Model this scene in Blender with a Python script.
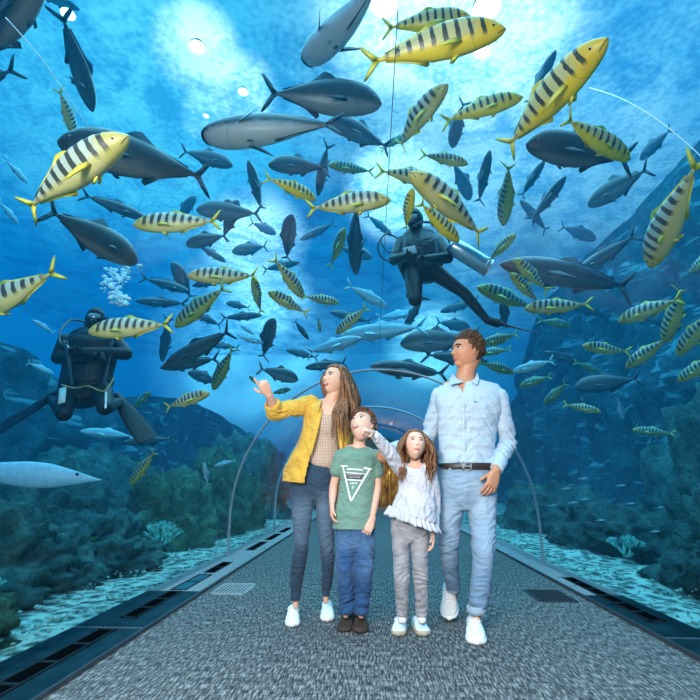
import bpy, bmesh, math, random
from mathutils import Vector, Matrix, noise, Quaternion

for _o in list(bpy.data.objects):
    bpy.data.objects.remove(_o, do_unlink=True)
SC = bpy.context.scene
COL = SC.collection
rad = math.radians

# ------------------------------------------------------------------ camera
FPX, PITCH, YAW, CAMH = 467.0, 15.8, 2.5, 0.86
_cd = bpy.data.cameras.new('camera')
CAM = bpy.data.objects.new('camera', _cd)
COL.objects.link(CAM)
_cd.sensor_width = 36.0
_cd.lens = 36.0 * FPX / 700.0
_cd.clip_start = 0.05
CAM.location = (0, 0, CAMH)
CAM.rotation_euler = (rad(90 + PITCH), 0, rad(YAW))
SC.camera = CAM

# ------------------------------------------------------------------ colour management, sampling
SC.view_settings.view_transform = 'Standard'
SC.view_settings.look = 'None'
SC.view_settings.gamma = 1.0
SC.view_settings.use_curve_mapping = False
SC.view_settings.exposure = 0.0
SC.cycles.use_denoising = True
SC.cycles.max_bounces = 8
SC.cycles.transparent_max_bounces = 24
SC.cycles.volume_bounces = 1
SC.cycles.sample_clamp_indirect = 4.0
SC.cycles.caustics_reflective = False
SC.cycles.caustics_refractive = False

# ------------------------------------------------------------------ world: daylight glow above and around the tank
W = bpy.data.worlds.new('water_light')
SC.world = W
W.use_nodes = True
_n, _l = W.node_tree.nodes, W.node_tree.links
_n.clear()
_tc = _n.new('ShaderNodeTexCoord')
_sep = _n.new('ShaderNodeSeparateXYZ')
_l.new(_tc.outputs['Generated'], _sep.inputs[0])
_rmp = _n.new('ShaderNodeValToRGB')
_cr = _rmp.color_ramp
_cr.elements[0].position = 0.0
_cr.elements[0].color = (0.004, 0.10, 0.22, 1)
_cr.elements[1].position = 1.0
_cr.elements[1].color = (0.10, 0.75, 1.0, 1)
for _p, _c in ((0.10, (0.0, 0.14, 0.38, 1)), (0.40, (0.0, 0.22, 0.56, 1)), (0.60, (0.01, 0.38, 0.80, 1)), (0.80, (0.05, 0.62, 0.95, 1))):
    _e = _cr.elements.new(_p)
    _e.color = _c
_l.new(_sep.outputs['Z'], _rmp.inputs[0])
def _dirv(px, py):
    ps, pp = math.radians(YAW), math.radians(PITCH)
    f = Vector((-math.sin(ps) * math.cos(pp), math.cos(ps) * math.cos(pp), math.sin(pp)))
    r = Vector((math.cos(ps), math.sin(ps), 0))
    return (f + r * ((px - 350) / FPX) + r.cross(f) * ((350 - py) / FPX)).normalized()
_cur = _rmp.outputs[0]
_nz = _n.new('ShaderNodeTexNoise')
_nz.inputs['Scale'].default_value = 5.0
_nz.inputs['Detail'].default_value = 5.0
_nz.inputs['Distortion'].default_value = 0.8
_l.new(_tc.outputs['Generated'], _nz.inputs['Vector'])
# bright and dark patches of the basin (daylight windows, open water), painted lamp halos
for _px, _py, _sg, _c, _a in ((165, 60, 16, (0.16, 0.78, 1.0), .85), (255, 345, 9, (0.55, 1.25, 1.7), .85), (500, 110, 17, (0.50, 0.90, 1.0), .9),
                              (420, 30, 13, (0.70, 1.0, 1.0), .8), (425, 335, 9, (0.10, 0.62, 0.95), .7), (545, 205, 11, (0.55, 1.0, 1.3), .8), (345, 250, 10, (0.0, 0.13, 0.36), .85), (600, 330, 16, (0.0, 0.10, 0.22), .8), (310, 60, 9, (0.0, 0.36, 0.70), .7), (590, 20, 8, (0.0, 0.42, 0.85), .6),
                              (197, 48, 3.2, (1.5, 1.9, 2.0), .9), (243, 92, 2.8, (1.5, 1.9, 2.0), .9), (206, 116, 2, (1.2, 1.8, 2.0), .8), (256, 240, 4.5, (1.5, 2.0, 2.2), .8), (270, 300, 4, (1.3, 2.0, 2.2), .7),  # soft lamp glows painted into the world background
                              (396, 190, 4.5, (1.4, 2.0, 2.2), .8), (490, 35, 7, (1.7, 2.0, 2.0), .9), (392, 8, 6, (1.7, 2.1, 2.1), .9), (430, 345, 4, (1.2, 2.0, 2.2), .7)):
    _d = _dirv(_px, _py)
    _dot = _n.new('ShaderNodeVectorMath'); _dot.operation = 'DOT_PRODUCT'
    _dot.inputs[1].default_value = _d
    _l.new(_tc.outputs['Generated'], _dot.inputs[0])
    _mr = _n.new('ShaderNodeMapRange'); _mr.interpolation_type = 'SMOOTHSTEP'
    _mr.inputs['From Min'].default_value = math.cos(math.radians(_sg * 1.5))
    _mr.inputs['From Max'].default_value = 1.0
    _mr.inputs['To Max'].default_value = _a
    _l.new(_dot.outputs['Value'], _mr.inputs['Value'])
    _mm = _n.new('ShaderNodeMath'); _mm.operation = 'MULTIPLY'; _mm.use_clamp = True
    _m2 = _n.new('ShaderNodeMapRange')
    _m2.inputs['From Min'].default_value = .35; _m2.inputs['From Max'].default_value = .6
    _m2.inputs['To Min'].default_value = .45; _m2.inputs['To Max'].default_value = 1.15
    _l.new(_nz.outputs[0], _m2.inputs['Value'])
    _l.new(_mr.outputs[0], _mm.inputs[0]); _l.new(_m2.outputs[0], _mm.inputs[1])
    _mx = _n.new('ShaderNodeMix'); _mx.data_type = 'RGBA'
    _mx.inputs[7].default_value = (*_c, 1)
    _l.new(_mm.outputs[0], _mx.inputs[0]); _l.new(_cur, _mx.inputs[6])
    _cur = _mx.outputs[2]
_bg = _n.new('ShaderNodeBackground')
_bg.inputs[1].default_value = 1.25
_l.new(_cur, _bg.inputs[0])
_wo = _n.new('ShaderNodeOutputWorld')
_l.new(_bg.outputs[0], _wo.inputs[0])

# ------------------------------------------------------------------ lights
def area(name, loc, target, sx, sy, power, color, shape='RECTANGLE', spread=None):
    d = bpy.data.lights.new(name, 'AREA')
    d.shape = shape
    d.size = sx
    if shape in ('RECTANGLE', 'ELLIPSE'):
        d.size_y = sy
    d.energy = power
    d.color = color
    if spread:
        d.spread = rad(spread)
    o = bpy.data.objects.new(name, d)
    COL.objects.link(o)
    o.location = loc
    o.rotation_euler = (Vector(target) - Vector(loc)).to_track_quat('-Z', 'Y').to_euler()
    return o

area('front_fill_light', (-1.15, -0.7, 1.75), (0.2, 3.4, 0.9), 1.0, 1.0, 180, (1.0, 0.92, 0.84))  # added unseen fill lamp for the people and near fish
area('top_fill_light', (0.2, 0.5, 2.12), (0.15, 2.2, 0.0), 1.2, 0.5, 50, (1.0, 0.93, 0.86))  # added unseen fill under the tunnel top, brightens floor and people
area('basin_light', (0.0, 6.0, 8.6), (0.3, 6.0, 0.0), 13, 12, 3000, (0.42, 0.85, 1.0))

# ------------------------------------------------------------------ pixel -> world helpers
_ps, _pp = rad(YAW), rad(PITCH)
FWD = Vector((-math.sin(_ps) * math.cos(_pp), math.cos(_ps) * math.cos(_pp), math.sin(_pp)))
RGT = Vector((math.cos(_ps), math.sin(_ps), 0))
UPV = RGT.cross(FWD)
EYE = Vector((0, 0, CAMH))
def ray(px, py):
    return (FWD + RGT * ((px - 350) / FPX) + UPV * ((350 - py) / FPX)).normalized()
def atY(px, py, Y):
    r = ray(px, py)
    return EYE + r * (Y / r.y)
def atX(px, py, X):
    r = ray(px, py)
    return EYE + r * (X / r.x)
def atZ(px, py, Z):
    r = ray(px, py)
    return EYE + r * ((Z - CAMH) / r.z)
def atD(px, py, D):
    return EYE + ray(px, py) * D

# ------------------------------------------------------------------ materials
def mat(name, color=(0.5, 0.5, 0.5), rough=0.6, metal=0.0, spec=0.5, **kw):
    m = bpy.data.materials.new(name)
    m.use_nodes = True
    b = m.node_tree.nodes['Principled BSDF']
    b.inputs['Base Color'].default_value = (*color, 1)
    b.inputs['Roughness'].default_value = rough
    b.inputs['Metallic'].default_value = metal
    b.inputs['Specular IOR Level'].default_value = spec
    if 'sss' in kw:
        b.inputs['Subsurface Weight'].default_value = kw['sss']
        b.inputs['Subsurface Radius'].default_value = (0.012, 0.005, 0.003)
        b.inputs['Subsurface Scale'].default_value = 1.0
    if 'sheen' in kw:
        b.inputs['Sheen Weight'].default_value = kw['sheen']
    if 'emit' in kw:
        b.inputs['Emission Color'].default_value = (*kw['emit'][:3], 1)
        b.inputs['Emission Strength'].default_value = kw['emit'][3]
    return m

class NT:
    """small node helper"""
    def __init__(s, m):
        s.m, s.t = m, m.node_tree
        s.n, s.l = s.t.nodes, s.t.links
        s.b = s.n['Principled BSDF']
    def co(s, kind='Object'):
        return s.n.new('ShaderNodeTexCoord').outputs[kind]
    def mapv(s, v, scale=(1, 1, 1), rot=(0, 0, 0), loc=(0, 0, 0)):
        k = s.n.new('ShaderNodeMapping')
        k.inputs['Scale'].default_value = scale
        k.inputs['Rotation'].default_value = rot
        k.inputs['Location'].default_value = loc
        s.l.new(v, k.inputs[0])
        return k.outputs[0]
    def noise(s, v, scale=5, detail=3, rough=0.5, dist=0):
        k = s.n.new('ShaderNodeTexNoise')
        k.inputs['Scale'].default_value = scale
        k.inputs['Detail'].default_value = detail
        k.inputs['Roughness'].default_value = rough
        k.inputs['Distortion'].default_value = dist
        s.l.new(v, k.inputs['Vector'])
        return k.outputs[0]
    def voro(s, v, scale=5, feature='F1'):
        k = s.n.new('ShaderNodeTexVoronoi')
        k.feature = feature
        k.inputs['Scale'].default_value = scale
        s.l.new(v, k.inputs['Vector'])
        return k.outputs[0]
    def math(s, op, a, b=None, c=None, clamp=False):
        k = s.n.new('ShaderNodeMath')
        k.operation = op
        k.use_clamp = clamp
        for i, x in enumerate((a, b, c)):
            if x is None:
                continue
            if isinstance(x, (int, float)):
                k.inputs[i].default_value = x
            else:
                s.l.new(x, k.inputs[i])
        return k.outputs[0]
    def ramp(s, f, stops, interp='LINEAR'):
        k = s.n.new('ShaderNodeValToRGB')
        k.color_ramp.interpolation = interp
        e = k.color_ramp.elements
        e[0].position, e[0].color = stops[0][0], (*stops[0][1], 1)
        e[1].position, e[1].color = stops[-1][0], (*stops[-1][1], 1)
        for p, c in stops[1:-1]:
            q = e.new(p)
            q.color = (*c, 1)
        s.l.new(f, k.inputs[0])
        return k.outputs[0]
    def mix(s, f, a, b, blend='MIX'):
        k = s.n.new('ShaderNodeMix')
        k.data_type = 'RGBA'
        k.blend_type = blend
        for i, x in ((0, f), (6, a), (7, b)):
            if isinstance(x, (int, float)):
                k.inputs[i].default_value = x
            elif isinstance(x, tuple):
                k.inputs[i].default_value = (*x, 1)
            else:
                s.l.new(x, k.inputs[i])
        return k.outputs[2]
    def sep(s, v):
        k = s.n.new('ShaderNodeSeparateXYZ')
        s.l.new(v, k.inputs[0])
        return k.outputs
    def smooth(s, v, lo, hi, a=0.0, b=1.0):
        k = s.n.new('ShaderNodeMapRange')
        k.interpolation_type = 'SMOOTHSTEP'
        k.inputs['From Min'].default_value = lo
        k.inputs['From Max'].default_value = hi
        k.inputs['To Min'].default_value = a
        k.inputs['To Max'].default_value = b
        s.l.new(v, k.inputs['Value'])
        return k.outputs[0]
    def bump(s, h, strength=0.3, dist=0.01):
        k = s.n.new('ShaderNodeBump')
        k.inputs['Strength'].default_value = strength
        k.inputs['Distance'].default_value = dist
        s.l.new(h, k.inputs['Height'])
        s.l.new(k.outputs[0], s.b.inputs['Normal'])
        return k.outputs[0]
    def base(s, c):
        s.l.new(c, s.b.inputs['Base Color'])
    def rough(s, c):
        s.l.new(c, s.b.inputs['Roughness'])

# ------------------------------------------------------------------ object helpers
def obj(name, bm, m=None, parent=None, smooth=True, loc=None):
    """link a bmesh or mesh as one object"""
    if isinstance(bm, bmesh.types.BMesh):
        me = bpy.data.meshes.new(name)
        bm.normal_update()
        bm.to_mesh(me)
        bm.free()
    else:
        me = bm
    o = bpy.data.objects.new(name, me)
    COL.objects.link(o)
    if m is not None:
        for mm in (m if isinstance(m, (list, tuple)) else [m]):
            me.materials.append(mm)
    if smooth:
        me.polygons.foreach_set('use_smooth', [True] * len(me.polygons))
    if parent is not None:
        o.parent = parent
    if loc is not None:
        o.location = loc
    return o
def empty(name, loc=(0, 0, 0), label=None, cat=None, group=None):
    o = bpy.data.objects.new(name, None)
    o.empty_display_size = 0.1
    COL.objects.link(o)
    o.location = loc
    tag(o, label, cat, group)
    return o
def tag(o, label=None, cat=None, group=None, kind=None):
    if label: o['label'] = label
    if cat: o['category'] = cat
    if group: o['group'] = group
    if kind: o['kind'] = kind
    return o
def struct(name, bm, m, smooth=False):
    return tag(obj(name, bm, m, smooth=smooth), kind='structure')
def box(bm, lo, hi, mi=0):
    v = [bm.verts.new((x, y, z)) for x in (lo[0], hi[0]) for y in (lo[1], hi[1]) for z in (lo[2], hi[2])]
    for f in ((0, 1, 3, 2), (4, 6, 7, 5), (0, 4, 5, 1), (2, 3, 7, 6), (0, 2, 6, 4), (1, 5, 7, 3)):
        q = bm.faces.new([v[i] for i in f])
        q.material_index = mi
    return v
def frames(pts, hint):
    """tangent / side / normal along a path, side kept close to hint"""
    out = []
    n = len(pts)
    for i in range(n):
        a, b = pts[max(i - 1, 0)], pts[min(i + 1, n - 1)]
        t = (b - a).normalized()
        h = hint[i] if isinstance(hint, list) else hint
        s = h - t * h.dot(t)
        if s.length < 1e-4:
            s = t.orthogonal()
        s.normalize()
        out.append((t, s, t.cross(s)))
    return out
def smooth_path(pts, rr, sub=4):
    """Catmull-Rom resampling of points and radii"""
    P, R = [], []
    n = len(pts)
    for i in range(n - 1):
        p0, p1, p2, p3 = pts[max(i - 1, 0)], pts[i], pts[i + 1], pts[min(i + 2, n - 1)]
        r0, r1, r2, r3 = rr[max(i - 1, 0)], rr[i], rr[i + 1], rr[min(i + 2, n - 1)]
        for k in range(sub):
            t = k / sub
            f = lambda a, b, c, d: 0.5 * (2 * b + (c - a) * t + (2 * a - 5 * b + 4 * c - d) * t * t + (3 * b - a - 3 * c + d) * t ** 3)
            P.append(Vector([f(p0[j], p1[j], p2[j], p3[j]) for j in range(3)]))
            R.append(tuple(max(f(r0[j], r1[j], r2[j], r3[j]), 1e-4) for j in range(2)))
    P.append(Vector(pts[-1]))
    R.append(tuple(rr[-1]))
    return P, R
def tube(bm, pts, radii, n=14, hint=Vector((1, 0, 0)), sub=4, cap=True, mi=0, flat=False, sq=2.0):
    """lofted limb: radii are r or (side, normal); round ends"""
    pts = [Vector(p) for p in pts]
    rr = [(r, r) if isinstance(r, (int, float)) else tuple(r) for r in radii]
    if sub > 1 and len(pts) > 2:
        pts, rr = smooth_path(pts, rr, sub)
    fr = frames(pts, hint)
    rings = []
    def ring(c, t, s, u, a, b):
        vs = []
        for k in range(n):
            an = 2 * math.pi * k / n
            ca, sa = math.cos(an), math.sin(an)
            if sq != 2.0:
                ca = math.copysign(abs(ca) ** (2 / sq), ca)
                sa = math.copysign(abs(sa) ** (2 / sq), sa)
            vs.append(bm.verts.new(c + s * (a * ca) + u * (b * sa)))
        return vs
    if cap and not flat:
        t, s, u = fr[0]
        a, b = rr[0]
        for q in (0.25, 0.7):
            w = math.sin(math.acos(1 - q)) if q < 1 else 1
            rings.append(ring(pts[0] - t * (min(a, b) * (1 - q)), t, s, u, a * w, b * w))
    for p, (t, s, u), (a, b) in zip(pts, fr, rr):
        rings.append(ring(p, t, s, u, a, b))
    if cap and not flat:
        t, s, u = fr[-1]
        a, b = rr[-1]
        for q in (0.7, 0.25):
            w = math.sin(math.acos(1 - q))
            rings.append(ring(pts[-1] + t * (min(a, b) * (1 - q)), t, s, u, a * w, b * w))
    for r0, r1 in zip(rings, rings[1:]):
        for k in range(n):
            f = bm.faces.new((r0[k], r0[(k + 1) % n], r1[(k + 1) % n], r1[k]))
            f.material_index = mi
    if cap:
        f = bm.faces.new(list(reversed(rings[0]))); f.material_index = mi
        f = bm.faces.new(rings[-1]); f.material_index = mi
    return rings
def ball(bm, c, r, seg=16, rings=10, M=None, mi=0):
    """ellipsoid; r float or 3-tuple, M optional 3x3"""
    r = (r, r, r) if isinstance(r, (int, float)) else r
    T = Matrix.Translation(Vector(c)) @ (M.to_4x4() if M is not None else Matrix.Identity(4)) @ Matrix.Diagonal((*r, 1))
    g = bmesh.ops.create_uvsphere(bm, u_segments=seg, v_segments=rings, radius=1.0, matrix=T)
    for v in g['verts']:
        for f in v.link_faces:
            f.material_index = mi
    return g['verts']
def remesh(bm, voxel=0.006, smooth_it=3, fac=0.5):
    """fuse everything in the bmesh into one continuous skin; returns a mesh"""
    me = bpy.data.meshes.new('fused')
    bm.normal_update()
    bm.to_mesh(me)
    bm.free()
    o = bpy.data.objects.new('fused', me)
    COL.objects.link(o)
    r = o.modifiers.new('r', 'REMESH')
    r.mode = 'VOXEL'
    r.voxel_size = voxel
    r.adaptivity = 0
    if smooth_it:
        s = o.modifiers.new('s', 'SMOOTH')
        s.factor = fac
        s.iterations = smooth_it
    dg = bpy.context.evaluated_depsgraph_get()
    dg.update()
    out = bpy.data.meshes.new_from_object(o.evaluated_get(dg))
    bpy.data.objects.remove(o, do_unlink=True)
    bpy.data.meshes.remove(me)
    out.materials.clear()
    return out
def displace(me, fn):
    cn = [(v.co.copy(), v.normal.copy()) for v in me.vertices]
    flat = []
    for co, no in cn:
        co += fn(co, no)
        flat += (co.x, co.y, co.z)
    me.vertices.foreach_set('co', flat)
    me.update()
def solidify_mesh(me, thick, offset=0.0, even=False):
    o = bpy.data.objects.new('tmp', me)
    COL.objects.link(o)
    s = o.modifiers.new('s', 'SOLIDIFY')
    s.thickness = thick
    s.offset = offset
    dg = bpy.context.evaluated_depsgraph_get()
    dg.update()
    out = bpy.data.meshes.new_from_object(o.evaluated_get(dg))
    bpy.data.objects.remove(o, do_unlink=True)
    out.materials.clear()
    return out
def solidify_bm(bm, t):
    me = bpy.data.meshes.new('s'); bm.to_mesh(me); bm.free()
    return solidify_mesh(me, t)
def cut(me, pred):
    """delete the faces whose centre satisfies pred, returns the mesh"""
    bm = bmesh.new()
    bm.from_mesh(me)
    dl = [f for f in bm.faces if pred(f.calc_center_median())]
    bmesh.ops.delete(bm, geom=dl, context='FACES')
    bm.to_mesh(me)
    bm.free()
    return me
# ================================================================== THE SETTING
TX, TR, TZ = 0.05, 1.76, 0.45          # tunnel centre, radius, spring height
TY0, TYR, TY1 = -3.0, 5.65, 16.0       # start, first visible ring, far end
def arch(r, n=40, x0=TX, zb=0.0):
    pts = [(x0 + r, zb)]
    for k in range(n + 1):
        a = math.pi * k / n
        pts.append((x0 + r * math.cos(a), TZ + r * math.sin(a)))
    pts.append((x0 - r, zb))
    return pts
# --- carpet
m = mat('carpet', (0.2, 0.2, 0.2), 0.95, spec=0.2)
t = NT(m)
c = t.co()
n1 = t.noise(t.mapv(c, (105, 16, 1)), 1.0, 2, 0.6)
n2 = t.noise(t.mapv(c, (9, 44, 1)), 1.0, 2, 0.6)
n3 = t.noise(c, 120, 1, 0.5)
n4 = t.noise(c, 1.3, 2)
f = t.math('ADD', t.math('MULTIPLY', n1, 0.62), t.math('MULTIPLY', n2, 0.18))
f = t.math('ADD', f, t.math('MULTIPLY', n3, 0.20))
cc = t.ramp(f, [(0.42, (0.008, 0.009, 0.011)), (0.47, (0.065, 0.066, 0.067)), (0.53, (0.115, 0.112, 0.108)), (0.58, (0.30, 0.28, 0.265))])
t.base(t.mix(t.math('MULTIPLY', n4, 0.25), cc, (0.16, 0.17, 0.18)))
t.bump(f, 0.6, 0.01)
bm = bmesh.new()
box(bm, (-1.36, TY0, -0.06), (1.62, TY1 + 3, 0.0))
struct('floor', bm, m)
# --- kerbs with slots
def kerb_mat():
    m = mat('kerb_stone', (0.008, 0.035, 0.05), 0.32, spec=0.15)
    t = NT(m)
    c = t.co()
    g = t.noise(c, 6, 4)
    y = t.sep(c)[1]
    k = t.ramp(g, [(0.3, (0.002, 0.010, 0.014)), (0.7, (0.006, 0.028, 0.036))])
    far = t.smooth(y, 4.06, 4.07)  # paler far stretch: reflected light painted into the kerb colour
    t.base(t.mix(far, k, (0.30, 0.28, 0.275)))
    t.rough(t.ramp(g, [(0.3, (0.25, 0.25, 0.25)), (0.7, (0.45, 0.45, 0.45))]))
    return m
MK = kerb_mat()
M_STEEL = mat('brushed_steel', (0.55, 0.56, 0.57), 0.35, 1.0)
M_BLACK = mat('slot_black', (0.002, 0.003, 0.004), 0.95, spec=0.0)
M_RIM2 = mat('edge_metal', (0.12, 0.13, 0.14), 0.35, 0.8)
M_RIM = mat('rim_dark', (0.006, 0.012, 0.015), 0.6, 0.0, spec=.15)
KZ = 0.02
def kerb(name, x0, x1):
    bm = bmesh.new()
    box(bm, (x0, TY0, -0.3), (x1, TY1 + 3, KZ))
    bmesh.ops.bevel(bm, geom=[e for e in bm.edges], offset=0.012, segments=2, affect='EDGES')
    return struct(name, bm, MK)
KL0, KL1, KR0, KR1 = -1.82, -1.37, 1.63, 1.94
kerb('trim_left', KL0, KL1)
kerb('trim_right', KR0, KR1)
def strip(name, x0, x1, y0, y1, z0, z1, m):
    bm = bmesh.new()
    box(bm, (x0, y0, z0), (x1, y1, z1))
    return struct(name, bm, m)
strip('trim_inner_left', KL1 - 0.004, KL1 + 0.012, TY0, TY1, 0.0, KZ + 0.004, M_RIM2)
strip('trim_inner_right', KR0 - 0.012, KR0 + 0.004, TY0, TY1, 0.0, KZ + 0.004, M_RIM2)
def slot(cx, y0, y1, w, label, pale=False):
    """long recessed air slot in the kerb: rim, dark opening and cross bars"""
    o = empty('floor_slot', (cx, (y0 + y1) / 2, KZ), label, 'vent', 'air slots along the kerbs')
    L = (y1 - y0) / 2
    bm = bmesh.new()
    box(bm, (-w / 2, -L, 0), (-w / 2 + 0.012, L, 0.006)); box(bm, (w / 2 - 0.012, -L, 0), (w / 2, L, 0.006))
    box(bm, (-w / 2, -L, 0), (w / 2, -L + 0.014, 0.006)); box(bm, (-w / 2, L - 0.014, 0), (w / 2, L, 0.006))
    obj('rim', bm, M_RIM, o, smooth=False)
    bm = bmesh.new()
    box(bm, (-w / 2 + 0.01, -L + 0.01, 0.0), (w / 2 - 0.01, L - 0.01, 0.002))
    obj('opening', bm, M_BLACK if not pale else mat('slot_teal', (0.02, 0.10, 0.13), 0.3), o, smooth=False)
    k = int(2 * L / 0.22)
    for i in range(1, k):
        y = -L + 2 * L * i / k
        bm = bmesh.new()
        box(bm, (-w / 2 + 0.01, y - 0.012, 0.0015), (w / 2 - 0.01, y + 0.012, 0.005))
        obj('cross_bar', bm, M_RIM, o, smooth=False)
slot(-1.57, 2.0, 3.05, 0.11, 'long black air slot in the near left kerb, at the bottom left')
slot(-1.57, 3.30, 4.05, 0.11, 'black air slot in the left kerb, second from the camera')
slot(-1.57, 4.10, 4.75, 0.13, 'teal air slot in the left kerb just before the arch rib', True)
slot(-1.57, 4.85, 5.45, 0.11, 'dark air slot in the left kerb beside the foot of the arch rib')
slot(1.78, 3.35, 4.75, 0.10, 'long dark air slot in the right kerb beyond the floor seam')
slot(1.78, 1.7, 2.75, 0.10, 'dark air slot in the near right kerb at the frame edge')
for i in range(2, 5):
    slot(-1.57, 4.2 + i * 1.1, 5.05 + i * 1.1, 0.11, ['first', 'second', 'third'][i - 2] + ' dark air slot in the left kerb beyond the nearest arch rib')
strip('trim_seam_right', KR0, KR1, 3.02, 3.032, KZ, KZ + 0.003, M_STEEL)
strip('trim_seam_left', KL0, KL1, 3.08, 3.088, KZ, KZ + 0.003, M_STEEL)
# --- floor grates
def grate(cx, cy, w, l, mm, label):
    o = empty('floor_grate', (cx, cy, 0), label, 'grate', 'steel grates in the carpet')
    bm = bmesh.new()
    w2, l2 = w / 2, l / 2
    for lo, hi in (((-w2, -l2, 0), (-w2 + .012, l2, .006)), ((w2 - .012, -l2, 0), (w2, l2, .006)), ((-w2, -l2, 0), (w2, -l2 + .012, .006)), ((-w2, l2 - .012, 0), (w2, l2, .006))):
        box(bm, lo, hi)
    obj('frame', bm, mm, o, smooth=False)
    bm = bmesh.new(); box(bm, (-w2 + .01, -l2 + .01, 0.0005), (w2 - .01, l2 - .01, 0.002))
    obj('opening', bm, M_BLACK, o, smooth=False)
    bm = bmesh.new()
    n = 9
    for i in range(n):
        x = -w2 + 0.012 + (w - 0.024) * (i + 0.5) / n
        box(bm, (x - .006, -l2 + .01, .002), (x + .006, l2 - .01, .005))
    for i in range(1, 8):
        y = -l2 + l * i / 8
        box(bm, (-w2 + .01, y - .004, .0015), (w2 - .01, y + .004, .0045))
    obj('bars', bm, mm, o, smooth=False)
_g1 = atZ(234, 589, 0); _g2 = atZ(549, 596, 0)
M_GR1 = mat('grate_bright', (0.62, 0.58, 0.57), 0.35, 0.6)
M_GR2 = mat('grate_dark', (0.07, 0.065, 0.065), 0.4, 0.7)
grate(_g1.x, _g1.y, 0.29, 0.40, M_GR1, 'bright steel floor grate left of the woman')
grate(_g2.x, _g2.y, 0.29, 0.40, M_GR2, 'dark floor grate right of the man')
# --- acrylic tunnel
m = bpy.data.materials.new('acrylic')
m.use_nodes = True
nt = m.node_tree
nt.nodes.clear()
out = nt.nodes.new('ShaderNodeOutputMaterial')
tr = nt.nodes.new('ShaderNodeBsdfTransparent'); tr.inputs[0].default_value = (0.97, 0.985, 0.99, 1)
gl = nt.nodes.new('ShaderNodeBsdfGlossy'); gl.inputs['Roughness'].default_value = 0.06
gl.inputs[0].default_value = (0.9, 0.95, 1, 1)
fz = nt.nodes.new('ShaderNodeFresnel'); fz.inputs[0].default_value = 1.25
mu = nt.nodes.new('ShaderNodeMath'); mu.operation = 'MULTIPLY'; mu.inputs[1].default_value = 0.9
mx = nt.nodes.new('ShaderNodeMixShader')
nt.links.new(fz.outputs[0], mu.inputs[0]); nt.links.new(mu.outputs[0], mx.inputs[0])
nt.links.new(tr.outputs[0], mx.inputs[1]); nt.links.new(gl.outputs[0], mx.inputs[2])
nt.links.new(mx.outputs[0], out.inputs[0])
M_ACR = m
def arch_sheet(y0, y1, r, zb=KZ, n=48):
    bm = bmesh.new()
    A = arch(r, n, zb=zb)
    ys = [y0 + (y1 - y0) * i / 4 for i in range(5)]
    rows = [[bm.verts.new((x, y, z)) for x, z in A] for y in ys]
    for a, b in zip(rows, rows[1:]):
        for k in range(len(A) - 1):
            bm.faces.new((a[k], a[k + 1], b[k + 1], b[k]))
    return bm
struct('window_1', arch_sheet(TY0, TYR, TR), M_ACR, True)
struct('window_2', arch_sheet(TYR, TY1, TR), M_ACR, True)
# --- ribs
M_RIB = mat('rib_silicone', (0.30, 0.36, 0.40), 0.35)
M_RIBD = mat('rib_dark', (0.02, 0.05, 0.07), 0.4)
def rib(y, w, d, m, label, skew=0.0):
    bm = bmesh.new()
    A = [(x, y + skew * (x - TX), z) for x, z in arch(TR - d / 2, 56, zb=KZ)]
    tube(bm, [Vector(p) for p in A], [(w / 2, d / 2)] * len(A), n=10, hint=Vector((0, 1, 0)), sub=1, sq=4)
    return tag(obj('arch_rib', bm, m), label, 'arch rib', None)
rib(TYR, 0.045, 0.02, M_RIB, 'slim grey arch rib spanning the tunnel behind the family', -0.13)
rib(8.6, 0.05, 0.03, M_RIB, 'farther arch rib of the tunnel, low behind the children')
rib(11.4, 0.05, 0.03, M_RIBD, 'farthest arch rib of the tunnel near its far end')
# near seam of the acrylic, thin line overhead
bm = bmesh.new()
_p = [Vector((TX + 0.045, y, TZ + TR - 0.006)) for y in (0.6, 2.0, 3.0, 3.9, 5.4)]
tube(bm, _p, [0.0016] * 5, n=6, sub=1)
tag(obj('acrylic_line', bm, M_RIBD), 'thin dark seam running along the acrylic overhead', 'seam')
def line_px(pts, r, m, label):
    bm = bmesh.new()
    q = []
    for px, py in pts:
        d = ray(px, py)
        t_ = 0.5
        while t_ < 30:
            p = EYE + d * t_
            if (math.hypot(p.x - TX, p.z - TZ) if p.z > TZ else abs(p.x - TX)) > TR - .01:
                break
            t_ += .01
        q.append(p)
    tube(bm, q, [r] * len(q), n=6, sub=4)
    tag(obj('acrylic_line', bm, m), label, 'seam')
M_PALE_LINE = mat('pale_line', (.18, .45, .60), .25)
line_px([(6, 18), (24, 38), (44, 62), (62, 88), (88, 126)], .0014, M_PALE_LINE, 'pale line slanting down across the acrylic at the upper left')  # thin pale line laid along the acrylic
line_px([(590, 88), (620, 98), (655, 118), (690, 146), (712, 168)], .0018, M_PALE_LINE, 'pale line imitating a reflected rib, curving across the acrylic at the upper right')  # reflection of a rib imitated by a thin solid arc
# --- far end of the tunnel: warm hall
m = mat('end_wall', (0.10, 0.09, 0.07), 0.7)
bm = bmesh.new()
A = arch(TR + 0.16, 32, zb=-0.1)
B = arch(TR * 0.74, 32, zb=-0.1)
fa = [bm.verts.new((x, TY1, z)) for x, z in A]; fb = [bm.verts.new((x, TY1, z)) for x, z in B]
for k in range(len(A) - 1):
    bm.faces.new((fa[k], fa[k + 1], fb[k + 1], fb[k]))
r = bmesh.ops.extrude_face_region(bm, geom=list(bm.faces))
for v in r['geom']:
    if isinstance(v, bmesh.types.BMVert):
        v.co.y += 0.25
struct('wall_far', bm, m)
m = mat('hall_gold', (0.55, 0.36, 0.12), 0.5)
t = NT(m); c = t.co()
nn = t.noise(t.mapv(c, (3, 1, 1.2)), 2.0, 3)
t.base(t.ramp(nn, [(0.35, (0.10, 0.05, 0.015)), (0.55, (0.42, 0.27, 0.08)), (0.7, (0.75, 0.60, 0.30))]))
bm = bmesh.new(); box(bm, (-1.4, TY1 + 2.9, -0.1), (1.4, TY1 + 3.0, 2.0))
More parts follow.
